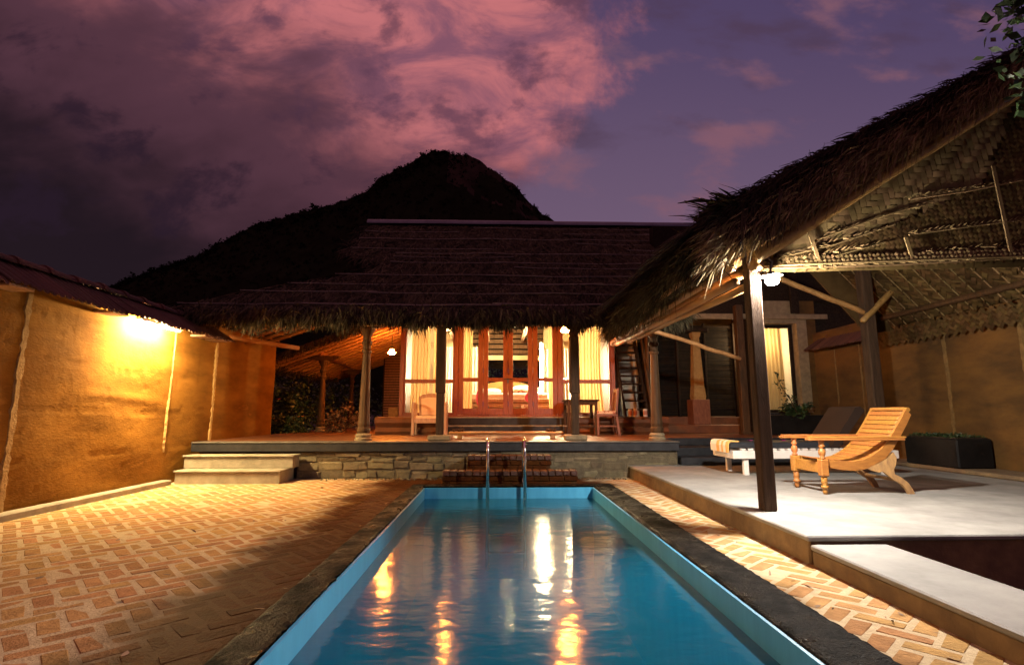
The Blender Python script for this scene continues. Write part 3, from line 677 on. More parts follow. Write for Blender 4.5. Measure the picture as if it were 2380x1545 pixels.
# facade ------------------------------------------------------------
FY = 12.72; CX = .29
def bx(name, x0, x1, y0, y1, z0, z1, mat, parent, bev=.006, **kw):
    q = MB(); q.box(x0, x1, y0, y1, z0, z1, bev); return q.build(name, mat, parent, **kw)
fac = bx('facade_frame', CX-2.60, CX+2.60, FY-.05, FY+.09, RZ-.06, RZ+.03, 'door_wood', house)
def pane(x0, x1, z0, z1, y, parent):
    q = MB(); q.add([(x0, y, z0), (x1, y, z0), (x1, y, z1), (x0, y, z1)], [(0, 1, 2, 3)]); return q.build('pane', 'window_glass', parent)
ZT = 3.42
for xx in (CX-2.60, CX-1.30, CX+1.20, CX+2.50): bx('jamb', xx, xx+.10, FY-.05, FY+.09, RZ+.031, ZT, 'door_wood', fac)
bx('lintel', CX-2.6, CX+2.6, FY-.06, FY+.10, ZT+.001, ZT+.16, 'door_wood', fac)
bx('upper_wall', CX-2.6, CX+2.6, FY, FY+.08, ZT+.162, 4.9, 'dark_timber', fac, 0)
for sx in (-1, 1):
    x0 = CX-2.50 if sx < 0 else CX+1.30; x1 = x0+1.20
    wdw = bx('window', x0+.001, x1-.001, FY-.03, FY+.05, 1.80, 1.89, 'door_wood', house)
    bx('sill', x0+.001, x1-.001, FY-.03, FY+.06, RZ+.032, RZ+.09, 'door_wood', wdw)
    bx('stile', x0+.001, x0+.04, FY-.02, FY+.05, RZ+.091, 1.799, 'door_wood', wdw); bx('stile', x1-.04, x1-.001, FY-.02, FY+.05, RZ+.091, 1.799, 'door_wood', wdw)
    bx('stile', x0+.001, x0+.04, FY-.02, FY+.05, 1.891, ZT, 'door_wood', wdw); bx('stile', x1-.04, x1-.001, FY-.02, FY+.05, 1.891, ZT, 'door_wood', wdw)
    pane(x0+.04, x1-.04, RZ+.09, 1.80, FY+.01, wdw); pane(x0+.04, x1-.04, 1.89, ZT, FY+.01, wdw)
for k in range(4):
    x0 = CX-1.198+k*.600; x1 = x0+.596; y0, y1 = FY-.025, FY+.03
    dl = bx('door', x0, x0+.118, y0, y1, RZ+.035, ZT-.005, 'door_wood', house)
    bx('stile', x1-.118, x1, y0, y1, RZ+.035, ZT-.005, 'door_wood', dl)
    bx('rail', x0+.1185, x1-.1185, y0+.003, y1-.003, RZ+.035, RZ+.19, 'door_wood', dl); bx('rail', x0+.1185, x1-.1185, y0+.003, y1-.003, 1.84, 1.93, 'door_wood', dl)
    bx('rail', x0+.1185, x1-.1185, y0+.003, y1-.003, ZT-.15, ZT-.005, 'door_wood', dl)
    pane(x0+.118, x1-.118, RZ+.19, 1.84, FY+.002, dl); pane(x0+.118, x1-.118, 1.93, ZT-.15, FY+.002, dl)
    for zz in (1.25, 2.05, 2.9): bx('hinge', x0-.006, x0+.006, y0-.006, y0-.001, zz, zz+.11, 'chrome', dl, 0)
    if k in (1, 2): 
        hx = x1-.03 if k == 1 else x0+.03; bx('handle', hx-.014, hx+.014, y0-.045, y0-.015, 2.02, 2.42, 'door_wood', dl, .008)
lt = MB(); lt.tube([(CX-.10, FY-.05, 1.90), (CX+.11, FY-.05, 1.90)], .012, 7); lt.box(CX-.02, CX+.015, FY-.06, FY-.04, 1.80, 1.89); lt.build('latch', 'ridge_metal', house)
# door steps
ds = thing('door_steps', 'two wide dark stone steps below the glass double door', 'steps', (CX, 12.3, FZ))
bx('step', CX-1.42, CX+1.36, 12.18, 12.66, FZ+.001, FZ+.17, 'slate', ds, .006); bx('nosing', CX-1.45, CX+1.39, 12.16, 12.66, FZ+.171, FZ+.20, 'slate_light', ds, .008)
bx('step', CX-1.38, CX+1.32, 12.42, 12.66, FZ+.201, FZ+.36, 'slate', ds, .006); bx('nosing', CX-1.41, CX+1.35, 12.40, 12.66, FZ+.361, FZ+.39, 'slate_light', ds, .008)
# rounded plaster seats either side of the steps
def plaster_seat(x0, x1, label):
    q = MB(); pts = []; n = 8
    prof = [(12.25, FZ+.001), (12.20, FZ+.06), (12.27, FZ+.16), (12.16, FZ+.26), (12.15, FZ+.34), (12.20, FZ+.39), (12.64, FZ+.395), (12.64, FZ+.001)]
    q.prism([(x0, a, b) for a, b in prof], (x1-x0, 0, 0)); q.build('plaster_seat', 'polished_floor', None, label=label, cat='seat')
plaster_seat(-2.75, CX-1.46, 'rounded red plaster seat left of the door steps'); plaster_seat(CX+1.41, 4.0, 'rounded red plaster seat right of the door steps, under the stair')
bx('room_floor', CX-2.6, CX+2.6, 12.8, 17, .62, RZ-.005, 'bench_wood', house, 0)
rw = bx('room_wall', CX-2.58, CX-2.46, 12.82, 17, RZ, 3.9, 'column_wood', house, 0); bx('room_wall', CX+2.46, CX+2.58, 12.82, 17, RZ, 3.9, 'column_wood', house, 0)
for a, b, c, d_ in ((CX-2.46, CX+2.46, RZ, 1.55), (CX-2.46, CX-1.25, 1.55, 3.9), (CX+1.25, CX+2.46, 1.55, 3.9), (CX-1.25, CX+1.25, 2.78, 2.92)):
    bx('room_wall', a, b, 16.85, 17.0, c, d_, 'room_wall', house, 0)
bx('ceiling', CX-2.6, CX+2.6, 12.82, 17, 3.9, 3.96, 'dark_timber', house, 0)
bx('ceiling_beam', CX-2.45, CX+2.45, 13.2, 13.34, 3.30, 3.52, 'bench_wood', house)
for xx in (CX-1.6, CX-.55, CX+.55, CX+1.6): bx('truss', xx-.04, xx+.04, 13.4, 16.8, 3.36, 3.46, 'pale_wood', house)
for k in range(5): bx('louvre', CX-1.24, CX+1.24, 16.88, 16.93, 2.98+k*.17, 3.10+k*.17, 'column_wood', house, 0)
bk = bx('back_window', CX-1.25, CX+1.25, 16.86, 16.94, 1.551, 1.61, 'pale_wood', house); bx('mullion', CX-.03, CX+.03, 16.86, 16.94, 1.612, 2.779, 'pale_wood', bk)
ORD = ('first', 'second', 'third', 'fourth', 'fifth', 'sixth', 'seventh', 'eighth')
for k in range(8):
    xx = CX-1.66+k*.46
    fb = MB(); fb.lathe([(.004, -.03), (.02, -.015), (.024, .0), (.016, .018), (.006, .025)], (xx, 13.17, 3.26+(k % 2)*.02), 8); fb.build('fairy_light', 'fairy_bulb', None, label=ORD[k]+' bulb from the left of the string along the room ceiling beam', cat='bulb', group='string of bulbs in the room')
# room lamps
def room_lamp(x, y, z0, z1, label):
    t = thing('room_lamp', label, 'lamp', (x, y, z0)); bx('backplate', x-.05, x+.05, y+.045, y+.06, z0-.03, z1+.03, 'white_paint', t)
    q = MB(); q.tube([(x, y, z0), (x, y, z1)], .035, 10); q.build('tube', 'room_tube', t)
room_lamp(2.06, 14.3, 1.5, 3.0, 'tall white tube lamp glowing inside the room behind the right window')
room_lamp(1.32, 15.2, 1.6, 3.1, 'tall white tube lamp glowing inside the room behind the right door leaf')
room_lamp(-1.62, 14.9, 1.6, 3.1, 'tall tube lamp glowing inside the room behind the left curtains')
def bulb(name, label, x, y, z, r, mat, fixture, drop=.12, group=None):
    t = thing(name, label, 'lamp', (x, y, z), group=group)
    q = MB(); k = .45 if mat == 'bulb_orange' else 1; q.lathe([(.1*r, -r*k), (.7*r, -.75*r*k), (r, -.1*r*k), (.8*r, .55*r*k), (.35*r, .95*r)], (x, y, z), 12); q.build('bulb', mat, t, smooth=True)
    q = MB(); q.lathe([(.4*r, .95*r+.001), (.5*r, 1.1*r), (.5*r, 1.1*r+.05), (.08*r, 1.1*r+.06), (.08*r, 1.1*r+drop)], (x, y, z), 10); q.build('holder', fixture, t)
bulb('room_bulb', 'warm bulb hanging over the bed in the glazed room', .3, 14.6, 3.74, .05, 'room_bulb', 'black_paint', .1)
bulb('eave_lamp', 'bright orange lamp under the thatch beside the right square post', 1.34, 9.95, 2.665, .105, 'bulb_orange', 'black_paint')
bulb('eave_lamp', 'small orange lamp under the thatch beside the left square post', -1.0, 10.6, 2.77, .07, 'bulb_orange', 'black_paint')
bulb('eave_lamp', 'orange lamp below the slatted side verandah roof left of the windows', -2.76, 13.9, 2.66, .10, 'bulb_orange', 'black_paint', .35)

# curtains
def curtain(label, x0, x1, y, z0, z1, mat='cream_cloth', folds=7, amp=.035, gather=0., cat='curtain', sway=0.):
    n = folds*10; nz = 14; V = []; 
    for j in range(nz+1):
        f = j/nz
        for i in range(n+1):
            u = i/n; pin = gather*math.sin(PI*f)*(u-.0); xx = x0+(x1-x0)*u*(1-pin)+sway*(1-f)**2
            V.append((xx, y+amp*(.6+.4*(1-f))*math.sin(2*PI*folds*u+.6*math.sin(3*f+u*5))+.01*math.sin(17*u), z0+(z1-z0)*f))
    F = [(j*(n+1)+i, j*(n+1)+i+1, (j+1)*(n+1)+i+1, (j+1)*(n+1)+i) for j in range(nz) for i in range(n)]
    return link('curtain', npmesh('curtain', V, F), mat, smooth=True, label=label, cat=cat, group='curtains')
curtain('cream curtain hanging at the left end of the left window', -2.08, -1.62, 12.92, RZ+.04, 3.5, folds=6)
curtain('narrow cream curtain in the middle of the left window', -1.58, -1.32, 13.25, RZ+.04, 3.3, folds=4)
curtain('cream curtain behind the leftmost door leaf', -.83, -.58, 12.95, RZ+.04, 3.5, folds=4)
curtain('wide cream curtain gathered at the right window', 2.08, 2.66, 12.95, RZ+.04, 3.5, folds=7, gather=.12, sway=.0)
curtain('thin cream curtain behind the rightmost door leaf', 1.30, 1.44, 12.95, RZ+.04, 3.5, folds=2)
curtain('white sheer curtain along the left of the room', -1.6, -.45, 15.3, RZ+.04, 3.0, 'white_cloth', 12)
curtain('white sheer curtain along the right of the room', 1.3, 2.35, 15.6, RZ+.04, 3.0, 'white_cloth', 12)
curtain('small curtain beside the dark back window', -.95, -.62, 16.7, 1.6, 2.75, 'cream_cloth', 4)

# bed and things in the room
bed = thing('bed', 'wide wooden bed with arched headboard seen through the door', 'bed', (.35, 15.2, RZ))
bx('mattress', -.75, 1.45, 14.25, 16.2, RZ+.42, RZ+.62, 'linen', bed, .05); bx('bed_frame', -.8, 1.5, 14.16, 16.3, RZ+.30, RZ+.419, 'bench_wood', bed, .02)
for zz in (.06, .22, .36): bx('footboard', -.85, 1.55, 14.06, 14.14, RZ+zz, RZ+zz+.10, 'pale_wood', bed, .015)
for xx in (-.86, 1.50): bx('leg', xx, xx+.06, 14.06, 14.13, RZ, RZ+.62, 'pale_wood', bed, .01)
q = MB(); q.prism([(.35+1.15*math.cos(PI*k/14), 16.32, RZ+.55+.50*math.sin(PI*k/14)) for k in range(15)], (0, .05, 0)); q.build('headboard', 'bench_wood', bed)
def pillow(name, label, x, y, z, sx, sy, sz, mat, rot=(0, 0, 0), cat='pillow'):
    V = []; F = []; nu, nv = 16, 9
    for j in range(nv+1):
        b = -PI/2+PI*j/nv
        for i in range(nu):
            a = 2*PI*i/nu; pw = lambda c: math.copysign(abs(c)**.55, c)
            V.append((sx*pw(math.cos(a))*math.cos(b)**.6, sy*pw(math.sin(a))*math.cos(b)**.6, sz*math.sin(b)))
    for j in range(nv):
        for i in range(nu): F.append((j*nu+i, j*nu+(i+1) % nu, (j+1)*nu+(i+1) % nu, (j+1)*nu+i))
    o = link(name, npmesh(name, V, F), mat, smooth=True, label=label, cat=cat); o.location = (x, y, z); o.rotation_euler = rot
pillow('pillow', 'white pillow lying at the left of the bed', -.2, 15.5, RZ+.70, .36, .25, .09, 'linen'); pillow('pillow', 'plump white pillow lying at the right of the bed', .85, 15.3, RZ+.74, .42, .28, .13, 'linen')
pillow('pillow', 'patterned pillow at the foot of the bed', .75, 14.5, RZ+.66, .34, .18, .07, 'pattern_cloth')
pillow('cushion', 'pink cushion standing on its corner behind the right door leaf', .93, 13.72, RZ+.48, .17, .06, .17, 'pink_cloth', (0, R(45), 0), 'cushion'); pillow('cushion', 'pink cushion behind the left centre door leaf', -.42, 13.72, RZ+.46, .10, .06, .2, 'pink_cloth', (0, 0, 0), 'cushion')
q = MB(); q.box(-.46, -.18, 13.45, 13.75, RZ, RZ+.26, .02); q.build('box', 'black_paint', None, label='small black box on the room floor behind the left door leaf', cat='box')
q = MB(); q.lathe([(.16, 0), (.17, .03), (.17, .26), (.15, .28)], (.82, 13.5, RZ), 14); q.build('stool', 'pattern_cloth', None, label='round patterned stool behind the right door leaf', cat='stool')
q = MB(); q.box(.98, 1.5, 13.5, 13.9, RZ, RZ+.26, .02); q.build('trunk', 'bench_wood', None, label='low wooden trunk on the room floor behind the right door leaf', cat='trunk')

# ================================================================== STEPS
st = thing('stone_steps', 'pale stone steps up to the verandah beside the left wall', 'steps', (-4.3, 8.8, 0))
bx('step', -5.0, -3.38, 8.58, 9.16, -.02, .175, 'step_stone', st, .008); bx('tread', -5.02, -3.36, 8.55, 9.165, .176, .207, 'step_stone', st, .010)
bx('step', -5.05, -3.30, 8.88, 9.16, .208, .385, 'step_stone', st, .008); bx('tread', -5.07, -3.28, 8.85, 9.165, .386, .416, 'step_stone', st, .010)
bs = thing('brick_steps', 'two low dark brick steps at the far end of the pool', 'steps', (.2, 8.6, 0))
for x0, x1, y0, y1, z0, z1 in ((-.82, 1.27, 8.30, 8.64, 0, .215), (-.46, .90, 8.64, 9.2, 0, .42)):
    bx('core', x0+.02, x1-.02, y0+.02, y1-.005, z0, z1-.02, 'mortar', bs, 0)
    n = int((x1-x0)/.112); ww = (x1-x0)/n
    for k in range(n):
        q = MB(); q.box(x0+k*ww+.006, x0+(k+1)*ww-.006, y0-.004, min(y1, y0+.23), z1-.075+random.uniform(-.004, .004), z1+random.uniform(-.004, .004), .008); q.build('brick', 'brick_red', bs)
    n2 = int((x1-x0)/.235)
    for r in range(2 if z1 < .3 else 4):
        for k in range(n2+1):
            xa = x0+(k-(r % 2)*.5)*.235; xb = xa+.223; xa = max(xa, x0+.004); xb = min(xb, x1-.004)
            za = z1-.155-r*.078
            if xb-xa > .05 and za > -.05:
                q = MB(); q.box(xa, xb, y0+random.uniform(-.003, .003), y0+.1, max(za, .002), za+.068, .007); q.build('brick', 'brick', bs)
ss = thing('slate_steps', 'three dark slate steps from the pavilion floor to the verandah', 'steps', (5, 9.8, .2))
bx('step', 3.19, 6.8, 9.16, 9.66, .21, .335, 'slate', ss, .008); bx('step', 3.19, 6.8, 9.67, 10.33, .21, .47, 'slate', ss, .008); bx('step', 3.19, 6.8, 10.28, 10.36, .471, .612, 'slate', ss, .008)

# ================================================================== POOL LADDER
pl = thing('pool_ladder', 'chrome pool ladder with two curved handrails at the far end of the pool', 'ladder', (.16, 7.9, 0))
for x in (-.115, .425):
    pts = [(x, 7.84, -1.1), (x, 7.84, .45)]+[(x, 7.84+.21-.21*math.cos(PI*k/10), .50+.20*math.sin(PI*k/10)) for k in range(1, 10)]+[(x, 8.26, .45), (x, 8.25, .03)]
    q = MB(); q.tube(pts, .025, 12, up=(1, 0, 0)); q.build('handrail', 'chrome', pl, smooth=True)
    q = MB(); q.lathe([(.05, .034), (.05, .042), (.025, .05)], (x, 8.25, 0), 12); q.build('flange', 'chrome', pl)
for zz in (-.38, -.63, -.88):
    q = MB(); q.box(-.10, .41, 7.80, 7.88, zz, zz+.03, .008); q.build('tread', 'chrome', pl)

# ================================================================== VERANDAH FURNITURE
ac = thing('armchair', 'pale wooden armchair with cream back cushion behind the left square post', 'armchair', (-1.46, 12.0, FZ))
def A(name, x0, x1, y0, y1, z0, z1, mat='pale_wood', b=.008): return bx(name, -1.46+x0, -1.46+x1, 12.0+y0, 12.0+y1, FZ+z0, FZ+z1, mat, ac, b)
for sx in (-1, 1):
    A('leg', *sorted((sx*.38, sx*.32)), -.38, -.32, 0, .68); A('leg', *sorted((sx*.37, sx*.32)), .08, .13, 0, .70)
    q = MB(); q.tube([(-1.46+sx*.35, 12-.36, FZ+.68), (-1.46+sx*.36, 12-.2, FZ+.70), (-1.46+sx*.355, 12.0, FZ+.67), (-1.46+sx*.35, 12.1, FZ+.60)], .028, 8); q.build('armrest', 'pale_wood', ac)
    for k in range(4):
        q = MB(); q.tube([(-1.46+sx*.345, 12-.28+k*.09, FZ+.35), (-1.46+sx*.365, 12-.26+k*.09, FZ+.5), (-1.46+sx*.345, 12-.28+k*.09, FZ+.67)], .012, 6); q.build('spindle', 'pale_wood', ac)
A('rail', -.318, .318, -.37, -.33, .26, .37); A('rail', -.318, .318, .09, .12, .26, .34); A('seat', -.315, .315, -.325, .08, .34, .42, 'cushion', .02)
q = MB(); q.prism([(-1.46+x, 12.1, FZ+z) for x, z in ((-.27, .40), (.27, .40), (.30, .84), (.2, .90), (0, .925), (-.2, .90), (-.30, .84))], (0, .05, 0)); q.build('back_frame', 'pale_wood', ac)
q = MB(); q.prism([(-1.46+x, 12.065, FZ+z) for x, z in ((-.22, .43), (.22, .43), (.235, .80), (.1, .83), (-.1, .83), (-.235, .80))], (0, .034, 0)); q.build('back_cushion', 'cushion', ac)

tb = thing('dining_table', 'small square wooden table behind the right square post', 'table', (1.90, 11.9, FZ))
def T(name, x0, x1, y0, y1, z0, z1, mat='post_wood'): return bx(name, 1.90+x0, 1.90+x1, 11.9+y0, 11.9+y1, FZ+z0, FZ+z1, mat, tb, .008)
T('tabletop', -.37, .37, -.37, .37, .74, .775); T('apron', -.32, .32, -.33, -.305, .655, .739); T('apron', -.33, -.305, -.30, .30, .655, .739); T('apron', .305, .33, -.30, .30, .655, .739)
for sx in (-1, 1):
    for sy in (-1, 1): T('leg', *sorted((sx*.335, sx*.27)), *sorted((sy*.335, sy*.27)), 0, .739)
T('stretcher', -.269, .269, -.32, -.29, .17, .22)
dc = thing('dining_chair', 'wooden slat back chair with patterned seat drawn up to the table', 'chair', (2.47, 11.75, FZ))
def D(name, x0, x1, y0, y1, z0, z1, mat='red_wood'): return bx(name, 2.47+x0, 2.47+x1, 11.75+y0, 11.75+y1, FZ+z0, FZ+z1, mat, dc, .006)
D('seat', -.27, .2, -.21, .21, .42, .46); D('seat_cushion', -.26, .19, -.2, .2, .461, .53, 'pattern_cloth')
for sy in (-1, 1):
    D('leg', -.26, -.215, *sorted((sy*.2, sy*.155)), 0, .419)
    q = MB(); ys = 11.75+sy*.18; q.prism([(2.47+x, ys-.02, FZ+z) for x, z in ((.20, 0), (.25, 0), (.19, .45), (.24, 1.02), (.20, 1.02), (.145, .45))], (0, .04, 0)); q.build('back_leg', 'red_wood', dc)
    D('stretcher', -.21, .17, *sorted((sy*.19, sy*.165)), .18, .21)
D('stretcher', -.25, -.225, -.15, .15, .26, .29); D('top_rail', .195, .235, -.158, .158, .94, 1.01)
for k in range(5):
    y = -.13+k*.065; q = MB(); q.prism([(2.47+x, 11.75+y-.012, FZ+z) for x, z in ((.175, .53), (.19, .53), (.222, .939), (.207, .939))], (0, .024, 0)); q.build('slat', 'red_wood', dc)

bn = thing('low_bench', 'long low plank bench on short legs at the verandah edge', 'bench', (.19, 10.1, FZ))
bx('plank', -.88, 1.27, 9.98, 10.24, FZ+.088, FZ+.135, 'bench_wood', bn, .01)
for x in (-.72, 1.03):
    bx('leg', x, x+.09, 10.0, 10.2, FZ+.001, FZ+.087, 'bench_wood', bn, .01)
def sandal(x, y, label, rz):
    t = thing('sandal', label, 'sandal', (x, y, FZ+.136), rz, 'wooden sandals on the bench')
    q = MB(); q.box(-.09, .09, -.033, .033, .03, .045, .01); q.build('sole', 'post_wood', t, local=True)
    for xx in (-.06, .05): 
        q = MB(); q.box(xx-.02, xx+.02, -.03, .03, 0.001, .0295, .004); q.build('block', 'post_wood', t, local=True)
    q = MB(); q.lathe([(.01, .045), (.01, .075), (.018, .082), (.012, .092)], (.055, 0, 0), 8); q.build('toe_knob', 'post_wood', t, local=True)
sandal(-.73, 10.06, 'nearer wooden sandal on the left end of the low bench', R(20)); sandal(-.66, 10.17, 'farther wooden sandal on the left end of the low bench', R(60))
sandal(1.06, 10.06, 'nearer wooden sandal on the right end of the low bench', R(-30)); sandal(1.02, 10.17, 'farther wooden sandal on the right end of the low bench', R(-70))

# steep wooden stair and tins to the right of the glazed front
sr_ = thing('wooden_stair', 'steep open wooden stair beside the glazed front', 'stair', (3.2, 12.3, FZ+.4))
y0s, z0s, y1s, z1s = 12.05, RZ, 13.5, 3.75
def sy(z): return y0s+(y1s-y0s)*(z-z0s)/(z1s-z0s)
for x in (2.93, 3.46):
    q = MB(); q.prism([(x, y0s-.06, z0s), (x, y0s+.10, z0s), (x, y1s+.10, z1s), (x, y1s-.06, z1s)], (.05, 0, 0)); q.build('stringer', 'dark_timber', sr_)
for k in range(12):
    z = RZ+.16+k*.2; bx('tread', 2.981, 3.459, sy(z)-.09, sy(z)+.1, z-.02, z+.02, 'dark_timber', sr_, .005)
q = MB(); q.tube([(3.56, 11.95, RZ), (3.56, 12.9, 3.5)], .03, 8); q.build('handrail', 'column_wood', sr_)
for f in (.1, .4): 
    q = MB(); q.tube([(3.60+f*.2, 12.3+f, FZ), (3.60+f*.2, 12.3+f, 3.2)], .04, 8); q.build('pole', 'column_wood', sr_)
for k, (x, h, mt, lb) in enumerate(((3.02, .17, 'tin', 'dark tin at the foot of the stair, leftmost of three'), (3.13, .19, 'tin', 'red and white tin at the foot of the stair, in the middle of three'), (3.36, .17, 'tin', 'tin at the foot of the stair, rightmost of three'))):
    q = MB(); q.lathe([(.045, 0), (.05, .006), (.048, .012), (.048, h-.01), (.05, h-.004), (.045, h), (.02, h+.006)], (x, 11.85, FZ+.396), 14); q.build('tin', mt, None, smooth=False, label=lb, cat='tin', group='tins below the stair')

# ================================================================== RIGHT WING
wing = thing('house_wing', 'dark right wing of the house with curtained window and blinds', 'house', (6, 13.5, 0))
bx('wall', 2.95, 3.75, 13.75, 13.9, FZ, 4.2, 'white_wall', wing, 0)
# window wall with deep reveal
WY = 12.15
for a, b, c, d_ in ((7.16, 7.40, 1.10, 3.29), (7.401, 7.62, FZ, 3.75), (7.16, 7.40, FZ, 1.099), (7.16, 7.40, 3.291, 3.75), (5.95, 6.18, FZ, 3.75), (6.18, 7.16, FZ, 1.10), (6.18, 7.16, 3.2, 3.75)):
    bx('wall', a, b, WY, WY+.32, c, d_, 'stone_base' if (a, c) == (7.16, 1.10) else 'earth_wall_shaded' if a > 7 else ('dark_timber' if b < 6.2 else 'stone_base'), wing, 0)
wf = bx('window', 6.181, 7.159, WY+.20, WY+.26, 1.101, 1.17, 'dark_timber', wing)
bx('head', 6.181, 7.159, WY+.20, WY+.26, 3.12, 3.199, 'dark_timber', wf); bx('jamb', 6.181, 6.25, WY+.20, WY+.26, 1.171, 3.119, 'dark_timber', wf); bx('jamb', 7.08, 7.159, WY+.20, WY+.26, 1.171, 3.119, 'dark_timber', wf)
pane(6.25, 7.08, 1.17, 3.12, WY+.24, wf)
bx('sill', 6.1, 7.3, WY-.04, WY+.06, 1.045, 1.099, 'slate', wing)
curtain('long cream curtain glowing in the right wing window', 6.2, 7.02, WY+.45, 1.0, 3.2, 'cream_cloth', 8, .03)
bx('ledge_beam', 3.8, 7.9, WY-.06, WY-.001, 3.30, 3.42, 'stone_base', wing); bx('upper_wall', 3.8, 10.5, WY+.0, WY+.3, 3.751, 5.6, 'dark_timber', wing, 0); bx('lintel_wall', 3.8, 5.949, WY+.02, WY+.28, 3.421, 3.75, 'dark_timber', wing, 0)
bx('upper_post', 7.0, 7.2, WY-.12, WY-.061, 3.43, 4.8, 'dark_timber', wing, .01)
bx('rear_wall', 7.621, 10.5, WY+.1, WY+.3, FZ, 3.75, 'dark_timber', wing, 0); bx('back_wall', 3.8, 7.62, 15.6, 15.7, FZ, 4, 'earth_wall_shaded', wing, 0); bx('screen_wall', 6.181, 6.7, 13.30, 13.42, FZ, 4, 'dark_timber', wing, 0); bx('side_wall', 7.5, 7.62, WY+.32, 15.6, FZ, 4, 'white_wall', wing, 0)
bx('ceiling', 3.8, 7.62, 12.5, 15.7, 4.0, 4.05, 'dark_timber', wing, 0)
bulb('wing_bulb', 'warm bulb lighting the curtain inside the right wing', 6.6, 13.1, 2.9, .05, 'wing_glow', 'black_paint', .4)
def blind(x0, x1, label, seed):
    t = thing('bamboo_blind', label, 'blind', ((x0+x1)/2, 13.35, 1.0)); rr = random.Random(seed); q = MB(); z = 1.02
    while z < 3.28:
        h = rr.uniform(.018, .03); tilt = rr.uniform(-.006, .006); q.add([(x0, 13.35, z), (x1, 13.35+rr.uniform(-.006, .006), z+tilt), (x1, 13.35, z+h+tilt), (x0, 13.35, z+h)], [(0, 1, 2, 3)]); z += h+rr.choice((-.003, -.003, -.002, -.002, -.001, .0025))
    q.build('slats', 'blind_slat', t, kind='stuff'); bx('head_rail', x0, x1, 13.33, 13.37, 3.29, 3.34, 'dark_timber', t)
blind(3.85, 4.62, 'dark bamboo blind beside the stair, leftmost of three', 1); blind(4.70, 5.35, 'dark bamboo blind behind the tapered pale pillar, middle of three', 2); blind(5.42, 6.12, 'dark bamboo blind right of the tapered pale pillar', 3)
for x in (3.78, 4.64, 5.365, 6.13): bx('mullion', x, x+.05, 13.30, 13.42, 1.0, 3.4, 'dark_timber', wing)
bx('blind_sill', 3.8, 6.2, 13.2, 13.6, FZ+.001, 1.0, 'polished_floor', wing); bx('step', 3.7, 5.9, 12.7, 13.199, FZ+.001, FZ+.2, 'polished_floor', wing, .01)
tp = thing('tapered_pillar', 'tapered pale pillar on a dark pedestal before the blinds', 'pillar', (5.0, 13.0, FZ))
q = MB(); vs = []
for z, h in ((1.42, .14), (1.5, .15), (1.75, .125), (1.9, .12), (2.95, .078), (3.0, .10), (3.1, .11)): vs += [(5.02-h, 13.0-h, z), (5.02+h, 13.0-h, z), (5.02+h, 13.0+h, z), (5.02-h, 13.0+h, z)]
q.add(vs, [(i*4+j, i*4+(j+1) % 4, i*4+4+(j+1) % 4, i*4+4+j) for i in range(6) for j in range(4)]+[(24, 25, 26, 27)]); q.build('shaft', 'seam_plaster', tp)
bx('pedestal', 4.81, 5.23, 12.79, 13.21, FZ+.201, 1.42, 'red_wood', tp, .01); bx('capital', 4.7, 5.34, 12.9, 13.1, 3.101, 3.22, 'dark_timber', tp, .02)
vp = thing('verandah_post', 'square brown timber post standing before the right wing', 'post', (5.69, 12.0, FZ))
q = MB(); q.box(5.60, 5.77, 11.90, 12.07, FZ+.001, 3.6, .015); q.build('shaft', 'column_wood', vp); bx('foot', 5.57, 5.80, 11.87, 12.10, FZ+.0012, FZ+.06, 'column_wood', vp)
# planter below the window
pw = thing('window_planter', 'dark raised planter box below the curtained window', 'planter', (6.7, 11.9, FZ))
bx('box', 6.05, 7.45, 11.6, 12.1, FZ+.001, 1.04, 'black_stone', pw, .01); bx('soil', 6.1, 7.4, 11.65, 12.08, 1.0401, 1.05, 'soil', pw, 0)

# ================================================================== RIGHT BOUNDARY WALL
rwl = thing('boundary_wall', 'dim ochre rammed earth wall behind the pavilion on the right', 'wall', (7.6, 8, .2))
earth_sheet('wall', 7.5, 2.5, 12.1, .2, 2.95, .3, 'earth_wall_shaded', rwl, toward=-1)
for y, w_ in ((11.35, .03), (10.55, .05), (8.5, .07), (7.2, .08)): seam(rwl, 7.5, y, .3, 2.6, w_, toward=-1, mat='seam_shaded')
coping(rwl, 7.62, 2.86, 9.9, 12.0, -1)
bp = thing('stone_planter', 'black stone planter box against the right wall', 'planter', (7.1, 8.3, .27))
bx('box', 6.90, 7.46, 7.82, 8.85, .2705, .71, 'black_stone', bp, .02); bx('soil', 6.95, 7.44, 7.87, 8.8, .7105, .722, 'soil', bp, 0)
C = np.stack([RNG.uniform(6.95, 7.4, 900), RNG.uniform(7.87, 8.8, 900), .725+np.abs(RNG.normal(0, .02, 900))], 1); V, F = leaves(C, .045); link('plants', npmesh('plants', V, F), 'leaf', bp, kind='stuff')

